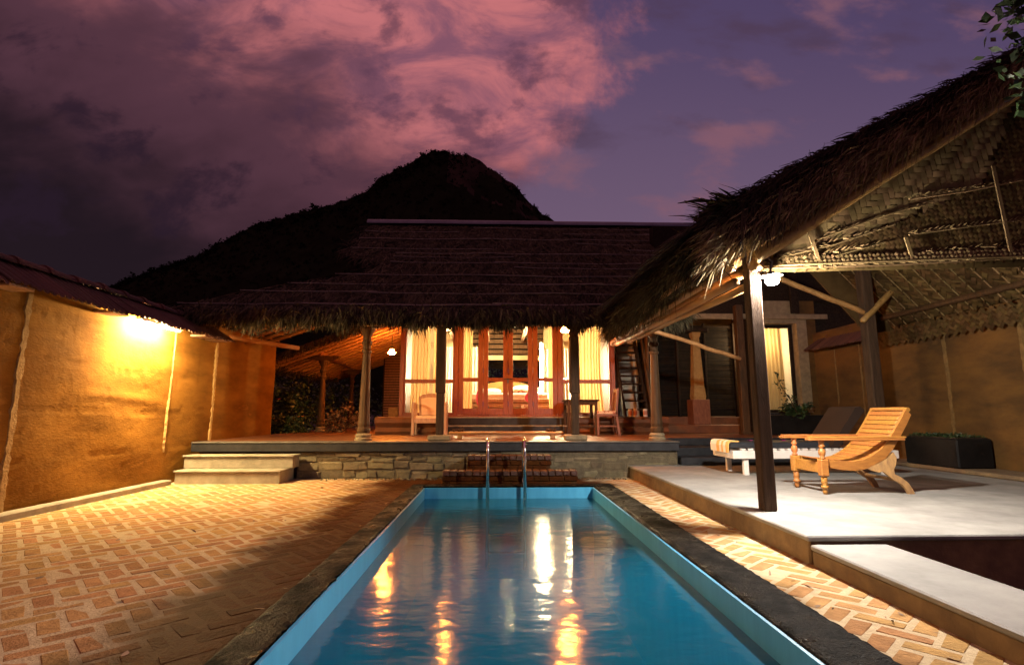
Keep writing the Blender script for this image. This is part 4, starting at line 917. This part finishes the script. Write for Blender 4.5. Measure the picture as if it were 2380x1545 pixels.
# ================================================================== PAVILION
pav = thing('thatched_pavilion', 'open pavilion with palm thatch roof and woven mat gable on the right', 'pavilion', (2.52, 4.98, .2))
zu = lambda x: 2.66+.62*(x-2.6)
zt = lambda x: 4.84-.545*(5.48-x)
RX, RZ2 = 5.75, zu(5.75)
YF, YB = 4.82, 9.5
def weave(name, poly, O, U, V, Nn, c, ang, mat, parent, bow=.010, gap=.94):
    O, U, V, Nn = (np.array(a, float) for a in (O, U, V, Nn)); a = np.array(poly); lo = a.min(0); hi = a.max(0); ctr = (lo+hi)/2; rad = np.linalg.norm(hi-lo)/2+c*3
    k = int(rad/c)+2; I, J = np.meshgrid(np.arange(-k, k), np.arange(-k, k)); I = I.ravel(); J = J.ravel(); t = (I-J) % 4
    out = []; ca, sa = math.cos(ang), math.sin(ang)
    for tt, du, dv in ((0, 1, 0), (3, 0, 1)):
        s_ = t == tt; i = I[s_].astype(float); j = J[s_].astype(float); cu = (i+.5+.5*du)*c; cv = (j+.5+.5*dv)*c
        pu = cu*ca-cv*sa+ctr[0]; pvv = cu*sa+cv*ca+ctr[1]; ok = in_poly(pu, pvv, poly); pu, pvv = pu[ok], pvv[ok]; n = len(pu)
        if not n: continue
        lu, lv = (du*ca-dv*sa, du*sa+dv*ca); wu, wv = (-lv, lu); hl = c*1.08; hw = c*.5*gap*RNG.uniform(.85, 1.08, (n, 1))
        Cp = O+U*pu[:, None]+V*pvv[:, None]; Ld = U*lu+V*lv; Wd = U*wu+V*wv; jit = RNG.normal(0, .0008, (n, 1)); rt_ = RNG.normal(0, .06, (n, 1)); Ld = Ld+Wd*rt_
        rows = []
        for e, h in ((-1, -min(.004, bow)), (-.45, bow*.8), (.45, bow*.8), (1, -min(.004, bow))):
            base = Cp+Ld*e*hl+Nn*(h+jit); rows += [base-Wd*hw, base+Wd*hw+Nn*RNG.normal(.0005, min(.002, bow*.5), (n, 1))]
        Vv = np.stack(rows, 1).reshape(-1, 3); b = np.arange(n)[:, None]*8
        out.append((Vv, np.concatenate([b+np.array(q) for q in ([0, 1, 3, 2], [2, 3, 5, 4], [4, 5, 7, 6])])))
    Vv, F = join(out); return link(name, npmesh(name, Vv, F), mat, parent, kind='stuff')
# roof body
q = MB(); q.prism([(2.10, YF, zu(2.10)+.12), (RX, YF, RZ2+.12), (7.42, YF, 2.76), (7.46, YF, 3.0), (RX, YF, zt(RX)-.06), (2.06, YF, zt(2.06)-.10)], (0, YB-YF, 0)); proof = q.build('roof', 'thatch_base', pav)
left_top = [(2.0, YF-.05), (RX, YF-.05), (RX, YB), (2.0, YB)]
thatch(left_top, lambda x, y: zt(x)-.02, (.545, 0), 13000, .5, .015, 'thatch', 'thatch_dark', proof, yaw=.35)
RS = (zt(RX)-3.0)/(7.46-RX)
thatch([(RX, YF-.05), (7.5, YF-.05), (7.5, YB), (RX, YB)], lambda x, y: zt(RX)-RS*(x-RX)-.02, (-RS, 0), 6000, .5, .015, 'thatch', 'thatch_dark', proof, yaw=.35)
n = 2600; x = RNG.uniform(RX, 7.45, n); f = RNG.uniform(.2, 1.0, n); zlo = RZ2+.1-(RZ2-2.66)*(x-RX)/(7.42-RX); zhi = zt(RX)-RS*(x-RX)
V, F = ribbons(np.stack([x, YF+RNG.normal(-.02, .03, n), zlo+(zhi-zlo)*f], 1), np.stack([RNG.uniform(.4, 1.1, n), -RNG.uniform(.05, .4, n), -RNG.uniform(.4, 1.4, n)], 1), np.tile([0, -1., 0], (n, 1)), RNG.uniform(.12, .36, n), .013, .1); link('verge_fringe', npmesh('verge_fringe', V, F), 'thatch_dark', proof, kind='stuff')
fringe((2.12, YF, 2.90), (2.10, YB, 2.76), 7500, 'fringe', 'thatch', proof, out=(-1, 0, 0), L=.34, w=.014, spread=.06, dz=(-.25, .08))
def verge(n, dzr, L, mat, ymu, w=.018, up=0., along=.8):
    x = RNG.uniform(2.1, RX, n); z = zu(x)+RNG.uniform(*dzr, n)*(zt(x)-zu(x)); P = np.stack([x, np.full(n, YF)+RNG.normal(ymu, .03, n), z], 1)
    D = np.stack([-along*RNG.uniform(.4, 1.2, n), -RNG.uniform(.05, .5, n), -.62*along*RNG.uniform(.2, 1.5, n)+up], 1)
    V, F = ribbons(P, D, np.tile([0, -1., 0], (n, 1)), L*RNG.uniform(.4, 1.2, n), w*RNG.uniform(.5, 1.4, n), .15)
    return link('verge_fringe', npmesh('verge_fringe', V, F), mat, proof, kind='stuff')
verge(5000, (.80, 1.06), .28, 'thatch_dark', -.02, .011, .06); verge(900, (.95, 1.10), .16, 'thatch_dark', 0, .012, .2)
verge(8500, (.22, .80), .32, 'leaf_edge_lit', -.03, .011, .0, 1.)
# hanging loose leaves over the verge near the post
n = 500; x = 2.3+np.abs(RNG.normal(0, .38, n)); P = np.stack([x, np.full(n, YF-.05)+RNG.normal(0, .04, n), zt(x)-.05+RNG.uniform(-.12, .05, n)], 1)
V, F = ribbons(P, np.stack([RNG.normal(-.25, .22, n), RNG.normal(-.15, .12, n), -np.ones(n)], 1), np.tile([0, -1., 0], (n, 1)), RNG.uniform(.15, .48, n), RNG.uniform(.01, .025, n), .05); link('loose_leaves', npmesh('loose_leaves', V, F), 'thatch_dark', proof, kind='stuff')
n = 900; P = np.stack([2.40+RNG.normal(0, .09, n), YF+RNG.uniform(-.1, .6, n), 3.04+RNG.normal(0, .06, n)], 1)
V, F = ribbons(P, np.stack([-np.ones(n), RNG.normal(-.1, .3, n), RNG.normal(.12, .28, n)], 1), np.tile([0, 0, 1.], (n, 1)), RNG.uniform(.12, .40, n), RNG.uniform(.012, .03, n), .08); link('corner_tuft', npmesh('corner_tuft', V, F), 'thatch', proof, kind='stuff')
n = 60; x = RNG.uniform(2.4, 5.6, n); P = np.stack([x, np.full(n, YF), zt(x)-.02], 1); V, F = ribbons(P, np.stack([RNG.normal(0, .5, n), RNG.normal(0, .2, n), np.ones(n)], 1), np.tile([0, -1., 0], (n, 1)), RNG.uniform(.05, .16, n), .008, .0); link('twigs', npmesh('twigs', V, F), 'thatch_dark', proof, kind='stuff')
# woven mats: gable, trim, eave face, right slope
GY = 5.16
gab = thing('woven_gable', 'woven palm leaf gable screen hanging across the pavilion front', 'screen', (4, GY, 2.5))
q = MB(); q.add([(2.62, GY+.012, 2.52), (7.3, GY+.012, 2.66), (RX, GY+.012, RZ2+.1), (2.62, GY+.012, 2.70)], [(0, 1, 2, 3)]); q.build('backing', 'palm_mat_old', gab)
weave('mat', [(2.64, 2.60), (4.1, 3.02), (5.2, 3.5), (RX, 4.6), (2.64, 2.72)], (0, GY, 0), (1, 0, 0), (0, 0, 1), (0, -1, 0), .066, R(6), 'palm_mat', gab, .0022, .97)
weave('mat', [(2.64, 2.545), (6.9, 2.72), (7.2, 3.0), (5.8, 4.55), (5.2, 3.5), (4.1, 3.02), (2.64, 2.60)], (0, GY-.004, 0), (1, 0, 0), (0, 0, 1), (0, -1, 0), .038, R(50), 'palm_mat_old', gab, .0016, .97)
def rib(pts, r=.009, y=GY-.025, mat='palm_mat'):
    q = MB(); q.tube([(a, y, b) for a, b in pts], r, 6); q.build('rib', mat, gab)
rib([(2.70, 2.60), (3.4, 2.67), (4.04, 2.85)]); rib([(2.72, 2.63), (3.5, 2.82), (4.15, 3.04)]); rib([(2.62, 2.555), (4, 2.60), (5.6, 2.70), (6.5, 2.74)], .010); rib([(4.3, 2.93), (4.9, 3.02), (5.6, 3.12)]); rib([(4.35, 3.32), (5.0, 3.42), (5.6, 3.55)]); rib([(3.3, 2.86), (4.0, 3.12), (4.6, 3.3)])
def spikes(p0, p1, n, L=.06):            # pointed leaflet tips standing off a midrib
    t = (np.arange(n)+RNG.uniform(-.25, .25, n))/n; p0 = np.array(p0); p1 = np.array(p1); P = p0+(p1-p0)*t[:, None]
    d = np.stack([np.full(n, .8)+RNG.normal(0, .12, n), RNG.normal(-.22, .1, n), np.where(np.arange(n) % 2 == 0, .55, -.15)+RNG.normal(0, .08, n)], 1)
    return ribbons(P, d, np.tile([0, -1., 0], (n, 1)), L*RNG.uniform(.7, 1.3, n), RNG.uniform(.008, .016, n), .02)
V, F = join([spikes((2.75, GY-.02, 2.61), (4.0, GY-.02, 2.84), 40), spikes((2.75, GY-.02, 2.65), (4.1, GY-.02, 3.02), 40), spikes((3.0, GY-.02, 2.58), (6, GY-.02, 2.72), 90, .07), spikes((4.3, GY-.02, 2.95), (5.6, GY-.02, 3.13), 40), spikes((4.3, GY-.02, 3.34), (5.6, GY-.02, 3.56), 36), spikes((3.4, GY-.02, 2.92), (4.6, GY-.02, 3.3), 36), spikes((4.4, GY-.02, 2.76), (5.7, GY-.02, 2.86), 30)])
link('leaflets', npmesh('leaflets', V, F), 'palm_mat', gab, kind='stuff')
for (a, b, c, d_) in ((3.22, 3.0, 3.33, 2.56), (4.25, 2.90, 4.30, 2.66), (5.30, 3.7, 5.36, 2.7)):
    q = MB(); q.prism([(a-.018, GY-.045, b), (a+.018, GY-.045, b), (c+.018, GY-.045, d_), (c-.018, GY-.045, d_)], (0, .012, 0)); q.build('batten', 'palm_mat', gab)
weave('trim', [(2.62, 0), (6.6, 0), (6.6, .105), (2.62, .105)], (0, GY-.05, 2.455), (1, 0, .046), (0, .25, .97), (0, -1, -.1), .034, R(45), 'palm_mat', gab, .008)
q = MB(); q.tube([(2.62, GY-.055, 2.452+.12), (6.6, GY-.055, 2.452+.30)], .012, 6); q.build('trim_pole', 'palm_mat', gab)
weave('eave_mat', [(YF, 0), (YB, 0), (YB, .46), (YF, .46)], (2.30, 0, 2.50), (0, 1, 0), (-.55, 0, .50), (-.65, 0, -.7), .05, R(45), 'palm_mat', proof, .012)
# right slope: upright palm leaf mats with ribs, and a lower woven band
sl = np.array([7.42-RX, 0, 2.70-RZ2]); sl = sl/np.linalg.norm(sl); ln = np.linalg.norm([7.42-RX, 2.70-RZ2]); nr = np.array([sl[2], 0, -sl[0]])
q = MB(); q.add([(RX, 5.3, RZ2), (7.42, 5.3, 2.70), (7.42, YB, 2.70), (RX, YB, RZ2)], [(0, 1, 2, 3)]); q.build('right_mat', 'palm_mat_old', proof)
weave('right_weave', [(5.4, .3), (YB, .3), (YB, ln-.02), (5.4, ln-.02)], (RX+nr[0]*.02, 0, RZ2+nr[2]*.02), (0, 1, 0), sl, nr, .07, R(52), 'palm_mat_old', proof, .014)
for k in range(15):
    y = 5.6+k*.27; q = MB(); q.tube([(RX+sl[0]*.2+nr[0]*.04, y+.1, RZ2+sl[2]*.2+nr[2]*.04), (RX+sl[0]*ln+nr[0]*.04, y, RZ2+sl[2]*ln+nr[2]*.04)], .010, 6); q.build('rib', 'palm_mat', proof)
    n = 24; t = np.linspace(.15, .98, n); sgn = np.where(np.arange(n) % 2 == 0, 1., -1.); P = np.stack([RX+sl[0]*ln*t+nr[0]*.04, np.full(n, y+.05), RZ2+sl[2]*ln*t+nr[2]*.04], 1)
    V, F = ribbons(P, np.stack([-sl[0]*.6+nr[0]*.25+0*t, sgn*.7, -sl[2]*.6+nr[2]*.2+0*t], 1), np.tile(nr, (n, 1)), RNG.uniform(.10, .2, n), .03, .02); link('leaflets', npmesh('leaflets', V, F), 'palm_mat_old', proof, kind='stuff')
weave('right_band', [(5.4, 0), (10.2, 0), (10.2, .34), (5.4, .34)], (7.36, 0, 2.66), (0, 1, 0), (-.25, 0, -.3)/np.linalg.norm([.25, .3])*np.array([-.2, 0, 1.25]), (-1, 0, -.2), .055, R(45), 'palm_mat_old', proof, .008)
q = MB(); q.tube([(7.22, 5.3, 2.86), (7.22, YB+.6, 2.84)], .05, 8); q.build('right_purlin', 'column_wood', proof)
q = MB(); q.prism([(6.92, YB-.02, 2.55), (7.46, YB-.02, 2.62), (RX, YB-.02, RZ2), (RX-.3, YB-.02, RZ2-.3)], (0, .03, 0)); q.build('rear_mat', 'palm_mat_old', proof)
# timbers
def pole(name, pts, r, mat='bamboo'):
    q = MB(); pts = [Vector(p) for p in pts]; n = 10; P = []; rr = []
    for k in range(n+1):
        f = k/n; P.append(pts[0].lerp(pts[1], f)+Vector((random.uniform(-.008, .008), random.uniform(-.004, .004), random.uniform(-.008, .008)))); rr.append((r[0]+(r[1]-r[0])*f)*random.uniform(.93, 1.07))
    q.tube(P, rr, 9); return q.build(name, mat, pav, smooth=True)
pole('verge_rafter', [(2.50, YF+.02, zu(2.50)-.02), (RX, YF+.02, RZ2-.02)], (.062, .045))
for k in range(4): pole('rafter', [(2.2, 6+k*1.05, zu(2.2)+.04), (RX, 6+k*1.05, RZ2+.04)], (.05, .045))
pole('eave_beam', [(2.53, 4.85, zu(2.53)-.09), (2.40, 10.65, 2.50)], (.062, .05)); pole('purlin', [(2.30, 4.9, 2.50), (2.27, 10.2, 2.47)], (.045, .04)); pole('purlin', [(2.10, 5.0, 2.56), (2.10, 9.7, 2.50)], (.04, .035)); pole('tie_pole', [(2.50, 5.02, 2.34), (2.46, 9.6, 2.40)], (.042, .036)); pole('purlin', [(2.42, 5.1, 2.40), (2.34, 10.0, 2.40)], (.045, .04))
pole('brace', [(4.62, 8.9, 3.60), (6.50, 8.86, 2.82)], (.045, .05)); pole('brace', [(7.32, 8.86, 3.52), (6.36, 8.80, 2.66)], (.05, .05)); pole('brace', [(2.56, 8.4, 2.42), (4.2, 8.9, 2.02)], (.035, .035))
q = MB(); q.box(2.463, 2.588, 4.92, 5.045, .2045, 2.66, .012); q.build('post', 'post_wood', pav)
q = MB(); q.box(6.43, 6.62, 8.80, 8.99, .2045, 3.9, .02); q.build('post', 'post_wood', pav)
q = MB(); q.box(4.13, 4.27, 8.85, 8.99, .2045, 3.6, .02); 
q = MB(); pts = [(2.66, 4.92, 2.62), (2.70, 4.90, 2.56), (2.67, 4.90, 2.46), (2.655, 4.90, 2.40), (2.69, 4.90, 2.36)]; q.tube(pts, .012, 6); q.build('rope', 'batten', pav)
# lamp on the post
pvl = thing('pavilion_lamp', 'glaring white lamp on the front post of the pavilion', 'lamp', (2.68, 4.99, 2.4))
q = MB(); r = .068; q.lathe([(.1*r, -.8*r), (.7*r, -.62*r), (r, -.1*r), (.85*r, .4*r), (.4*r, .55*r)], (2.70, 4.93, 2.385), 14); q.build('bulb', 'bulb_white', pvl, smooth=True)
q = MB(); q.tube([(2.586, 4.98, 2.46), (2.66, 4.985, 2.475), (2.70, 4.93, 2.445)], .012, 7); q.build('arm', 'black_paint', pvl); sh_ = MB(); sh_.lathe([(.03, .062), (.075, .055), (.105, .040), (.103, .037), (.073, .052), (.03, .059)], (2.70, 4.93, 2.385), 18); sh_.build('added_shade', 'black_paint', pvl); q = MB(); q.lathe([(.028, .0625), (.03, .085), (.012, .09)], (2.70, 4.93, 2.385), 10); q.build('holder', 'black_paint', pvl)  # cap over the bulb added to block its upward light on the gable

# ================================================================== PLANTATION CHAIR
ch = thing('plantation_chair', 'slatted teak planter chair with long flat arms and turned front legs', 'chair', (4.15, 6.2, .205))
Z0 = .2045; YN, YFAR = 5.92, 6.47
curve = [(3.72, .575), (3.85, .553), (4.0, .545), (4.12, .565), (4.22, .61), (4.32, .675), (4.42, .775), (4.52, .905), (4.61, 1.035), (4.67, 1.13)]
def turned(x, y):
    s_ = 1.; prof = [(.020, Z0), (.026, Z0+.03), (.024, Z0+.06), (.038, Z0+.068), (.038, Z0+.092), (.020, Z0+.10), (.036, Z0+.12), (.030, Z0+.15), (.034, Z0+.18), (.022, Z0+.195)]
    q = MB(); q.lathe(prof, (x, y, 0), 14); o = q.build('front_leg', 'teak', ch, smooth=True)
    q = MB(); q.box(x-.042, x+.042, y-.042, y+.042, Z0+.196, .585, .008); q.build('block', 'teak', o)
    q = MB(); q.lathe([(.03, .586), (.036, .60), (.020, .612), (.034, .635), (.039, .665), (.030, .695), (.018, .71), (.034, .722), (.034, .735), (.022, .745), (.032, .775), (.032, .789)], (x, y, 0), 14); q.build('arm_support', 'teak', o, smooth=True)
turned(3.66, YN); turned(3.66, YFAR)
bx('front_rail', 3.645, 3.675, YN+.043, YFAR-.043, .43, .55, 'teak', ch, .004)
for y in (YN, YFAR):
    lo = [(x+(.03 if i > 4 else 0), z-.075+(.03*min(1, max(0, i-5)/4))) for i, (x, z) in enumerate(curve)]
    q = MB(); poly = [(x, y-.018, z+.012) for x, z in curve]+[(4.70, y-.018, 1.14)]+[(x+.02, y-.018, z-.01) for x, z in reversed(lo)]
    n = len(curve); 
    vs = []; 
    for (x, z), (xl, zl) in zip(curve, lo): vs += [(x, y-.018, z+.012), (xl+.02, y-.018, zl-.01), (x, y+.018, z+.012), (xl+.02, y+.018, zl-.01)]
    fs = []
    for i in range(n-1):
        a = i*4; b = a+4; fs += [(a, a+1, b+1, b), (a+2, b+2, b+3, a+3), (a, b, b+2, a+2), (a+1, a+3, b+3, b+1)]
    fs += [(0, 2, 3, 1), (4*n-4, 4*n-3, 4*n-1, 4*n-2)]
    q.add(vs, fs); sd = q.build('side_rail', 'teak', ch)
    q = MB(); q.tube([(4.69, y-.022, 1.135), (4.69, y+.022, 1.135)], .024, 10); q.build('scroll', 'teak', sd)
    # rear leg with scrolled knee
    kn = [(4.14, .49), (4.26, .53), (4.40, .60), (4.47, .66), (4.50, .60), (4.485, .53), (4.455, .47), (4.46, .42), (4.53, .385), (4.60, .33), (4.645, .26), (4.665, Z0), (4.60, Z0), (4.57, .26), (4.52, .315), (4.44, .36), (4.38, .41), (4.33, .45), (4.28, .44), (4.22, .455)]
    q = MB(); q.prism([(x, y-.017, z) for x, z in kn], (0, .034, 0)); q.build('rear_leg', 'teak_weathered', ch)
    # flat paddle arm
    q = MB(); q.box(3.50, 4.60, y-.05, y+.05, .790, .815, .006); arm = q.build('armrest', 'teak', ch)
    q = MB(); q.box(3.52, 4.62, y-.045, y+.045, .8155, .835, .006); q.build('swing_arm', 'teak', arm)
bx('stretcher', 4.50, 4.53, YN+.02, YFAR-.02, .335, .37, 'teak_weathered', ch, .004)
# slats along the curve
cum = [0]; 
for a, b in zip(curve, curve[1:]): cum.append(cum[-1]+math.dist(a, b))
def at(s_):
    for i in range(len(cum)-1):
        if s_ <= cum[i+1] or i == len(cum)-2:
            f = (s_-cum[i])/(cum[i+1]-cum[i]); a, b = curve[i], curve[i+1]; return (a[0]+(b[0]-a[0])*f, a[1]+(b[1]-a[1])*f), math.atan2(b[1]-a[1], b[0]-a[0])
s_ = .015
while s_ < cum[-1]-.02:
    wd = .038 if s_ < .55 else .055; (x, z), a = at(s_+wd/2); q = MB()
    q.box(-wd/2, wd/2, YN+.019, YFAR-.019, 0, .014, .004, Matrix.Translation((x, 0, z-.004)) @ Matrix.Rotation(-a, 4, 'Y')); q.build('slat', 'teak', ch); s_ += wd+.008
q = MB(); q.tube([(4.685, YN+.02, 1.14), (4.685, YFAR-.02, 1.14)], .022, 10); q.build('head_roll', 'teak', ch)

# ================================================================== DAYBED
db = thing('daybed', 'white framed poolside daybed with black mattress behind the planter chair', 'daybed', (4.6, 8.0, .205))
bx('side_rail', 3.43, 5.88, 7.66, 7.70, .44, .555, 'white_paint', db, .006); bx('side_rail', 3.43, 5.88, 8.34, 8.38, .44, .555, 'white_paint', db, .006); bx('end_rail', 3.43, 3.47, 7.701, 8.339, .44, .555, 'white_paint', db, .006); bx('end_rail', 5.84, 5.88, 7.701, 8.339, .44, .555, 'white_paint', db, .006)
for x in (3.60, 5.66):
    for y in (7.702, 8.268): bx('leg', x, x+.07, y, y+.07, Z0, .439, 'white_paint', db, .005)
for k in range(20): bx('slat', 3.55+k*.115, 3.62+k*.115, 7.665, 8.375, .556, .585, 'white_paint', db, .004)
bx('mattress', 3.40, 4.88, 7.68, 8.36, .587, .672, 'black_vinyl', db, .02)
q = MB(); q.prism([(4.89, 7.70, .59), (5.02, 7.70, .59), (5.46, 7.70, 1.13), (5.40, 7.70, 1.19), (5.33, 7.70, 1.18)], (0, .64, 0)); q.build('backrest', 'brown_vinyl', db)
tw = MB(); prof = [(3.375, .52), (3.37, .62), (3.385, .675), (3.43, .695), (3.53, .69), (3.55, .684), (3.545, .674), (3.43, .676), (3.40, .664), (3.388, .62), (3.385, .52)]
tw.prism([(x, 7.70, z+.004) for x, z in prof], (0, .62, 0)); tw.build('towel', 'towel_stripe', None, label='striped cream and orange towel folded over the foot of the daybed', cat='towel')
def petals(name, label, x, y, z, r, mat, n=6, parent=None, cat=None):
    q = MB(); vs = [(0, 0, 0)]; fs = []
    for k in range(n):
        a = 2*PI*k/n; vs += [(r*.6*math.cos(a-.4), r*.6*math.sin(a-.4), r*.25), (r*math.cos(a), r*math.sin(a), r*.4), (r*.6*math.cos(a+.4), r*.6*math.sin(a+.4), r*.3)]; fs.append((0, 1+3*k, 2+3*k, 3+3*k))
    q.add([(x+a, y+b, z+c) for a, b, c in vs], fs); return q.build(name, mat, parent, label=label, cat=cat)
petals('flower', 'pink flower lying on the daybed left of the pavilion post', 3.78, 7.85, .680, .05, 'petal_magenta', cat='flower'); petals('flower', 'pink flower lying on the daybed right of the pavilion post', 4.28, 7.85, .680, .05, 'petal_magenta', cat='flower')

# ================================================================== PLANTS
def shrub(name, label, c, rad, n, size, mat, stems=6, flowers=(), seed=0):
    t = thing(name, label, 'shrub', (c[0], c[1], c[2])); rr = random.Random(seed)
    cl = RNG.normal(0, .55, (max(6, n//70), 3))*np.array(rad)+np.array([c[0], c[1], c[2]+rad[2]]); C = cl[RNG.integers(0, len(cl), n)]+RNG.normal(0, .20, (n, 3))*np.array(rad); C[:, 2] = np.maximum(C[:, 2], c[2]+.02)
    V, F = leaves(C, size); link('foliage', npmesh('foliage', V, F), mat, t, kind='stuff')
    for k in range(stems):
        e = cl[k % len(cl)]; q = MB(); q.tube([(c[0]+rr.uniform(-.08, .08), c[1]+rr.uniform(-.08, .08), c[2]), ((c[0]+e[0])/2+rr.uniform(-.06, .06), (c[1]+e[1])/2, (c[2]+e[2])/2), tuple(e)], [.016, .012, .006], 5); q.build('stem', 'post_wood', t)
    for fx, fy, fz, r, fm in flowers: petals('flower', None, fx, fy, fz, r, fm, 5, t)
    return t
shrub('flowering_shrub', 'leafy shrub with a red flower beside the end of the left wall', (-5.5, 14.1, .4), (.5, .5, .75), 2600, .10, 'leaf', flowers=((-5.42, 13.35, 1.42, .075, 'petal_red'),), seed=1)
shrub('flowering_shrub', 'low shrub with yellow flowers at the verandah edge', (-5.1, 13.4, .45), (.45, .35, .30), 1600, .08, 'leaf', flowers=((-5.35, 12.95, .95, .06, 'petal_yellow'), (-5.3, 12.98, .90, .05, 'petal_yellow'), (-4.75, 12.95, 1.0, .06, 'petal_yellow'), (-4.66, 12.98, 1.0, .06, 'petal_yellow'), (-5.55, 12.9, 1.05, .04, 'petal_yellow')), seed=2)
shrub('dry_shrub', 'brown leaved shrub between the two side verandah columns', (-3.95, 13.7, FZ), (.35, .3, .33), 900, .09, 'leaf_dry', seed=3)
shrub('garden_bush', 'dark bush filling the gap behind the left wall', (-6.6, 16.8, 0), (1.1, 1.2, 1.2), 4200, .13, 'leaf', seed=4); shrub('garden_bush', 'dark bush behind the far side verandah column', (-6.2, 20, 0), (1.6, .8, 1.0), 3200, .14, 'leaf', seed=5)
shrub('garden_bush', 'green bush outside the dark back window of the room', (.4, 18.6, .8), (1.6, .5, .9), 2600, .13, 'leaf_fresh', seed=6)
shrub('window_plant', 'bushy dark plant in the planter below the curtained window', (6.75, 11.75, 1.04), (.32, .16, .16), 700, .09, 'leaf', seed=8)
def climber():
    t = thing('climbing_plant', 'thin stem with small leaves leaning across the bright curtain', 'plant', (6.7, 11.6, 1.05)); pts = [Vector((6.72, 11.62, 1.05)), Vector((6.55, 11.55, 1.35)), Vector((6.36, 11.5, 1.60)), Vector((6.20, 11.48, 1.95))]
    q = MB(); q.tube(pts, [.012, .009, .007, .004], 6); q.build('stem', 'post_wood', t); C = []
    for k in range(70):
        f = random.random()*2.99; i = int(f); p = pts[i].lerp(pts[i+1], f-i); C.append((p.x+random.gauss(0, .06), p.y+random.gauss(0, .05), p.z+random.gauss(0, .05)))
    V, F = leaves(np.array(C), .085); link('foliage', npmesh('foliage', V, F), 'leaf', t, kind='stuff')
climber()
def tree():
    t = thing('garden_tree', 'leafy tree branch hanging into the top right corner', 'tree', (5.1, 2.9, -.19)); q = MB()
    q.tube([(5.1, 2.9, -.2), (5.05, 2.95, 1.5), (4.95, 3.05, 3.0), (4.85, 3.15, 4.0), (4.8, 3.2, 4.7)], [.10, .085, .07, .05, .02], 9); q.build('trunk', 'post_wood', t); C = []
    for (e, n) in (((4.24, 3.55, 4.22), 130), ((4.3, 3.5, 4.05), 70), ((4.34, 3.6, 3.6), 100), ((4.3, 3.5, 4.6), 200), ((4.9, 2.9, 4.9), 400), ((5.3, 3.3, 4.6), 300), ((4.6, 3.0, 4.7), 220), ((5.2, 2.7, 4.3), 220), ((4.6, 3.4, 3.9), 150), ((5.0, 2.9, 3.6), 150)):
        s_ = Vector((4.9, 3.1, 3.6+random.random()*.8)); q = MB(); q.tube([s_, s_.lerp(Vector(e), .5)+Vector((0, 0, .12)), e], [.025, .015, .006], 6); q.build('branch', 'post_wood', t)
        C.append(np.array(e)+RNG.normal(0, .13, (n, 3))*np.array([1.0, .9, .9]))
    V, F = leaves(np.concatenate(C+[c_+RNG.normal(0, .05, c_.shape) for c_ in C]), .095); link('crown', npmesh('crown', V, F), 'leaf', t, kind='stuff')
tree()
# loose grit and small stones along the foot of the plinth
n = 260; P = np.stack([RNG.uniform(-2.9, 2.25, n), 9.15-np.abs(RNG.normal(0, .10, n)), np.zeros(n)], 1); q = MB()
for p in P:
    r = random.uniform(.006, .022); q.lathe([(r*.6, -.004), (r, r*.4), (r*.5, r*.8)], (p[0], p[1], 0), 5)
q.build('gravel', 'rubble', kind='stuff', label='loose grit and small stones along the foot of the plinth', cat='gravel')

n = 70; P = np.stack([np.r_[RNG.uniform(-4.6, -1.3, 45), RNG.uniform(1.8, 2.25, 25)], RNG.uniform(2.4, 8.2, n), np.full(n, .004)], 1)
V, F = ribbons(P, np.stack([RNG.normal(0, 1, n), RNG.normal(0, 1, n), np.full(n, .06)], 1), np.tile([0, 0, 1.], (n, 1)), RNG.uniform(.02, .07, n), RNG.uniform(.006, .02, n), .0)
link('leaf_litter', npmesh('leaf_litter', V, F), 'leaf_dry', kind='stuff', label='few dry leaves and bits of thatch scattered on the bricks', cat='litter')
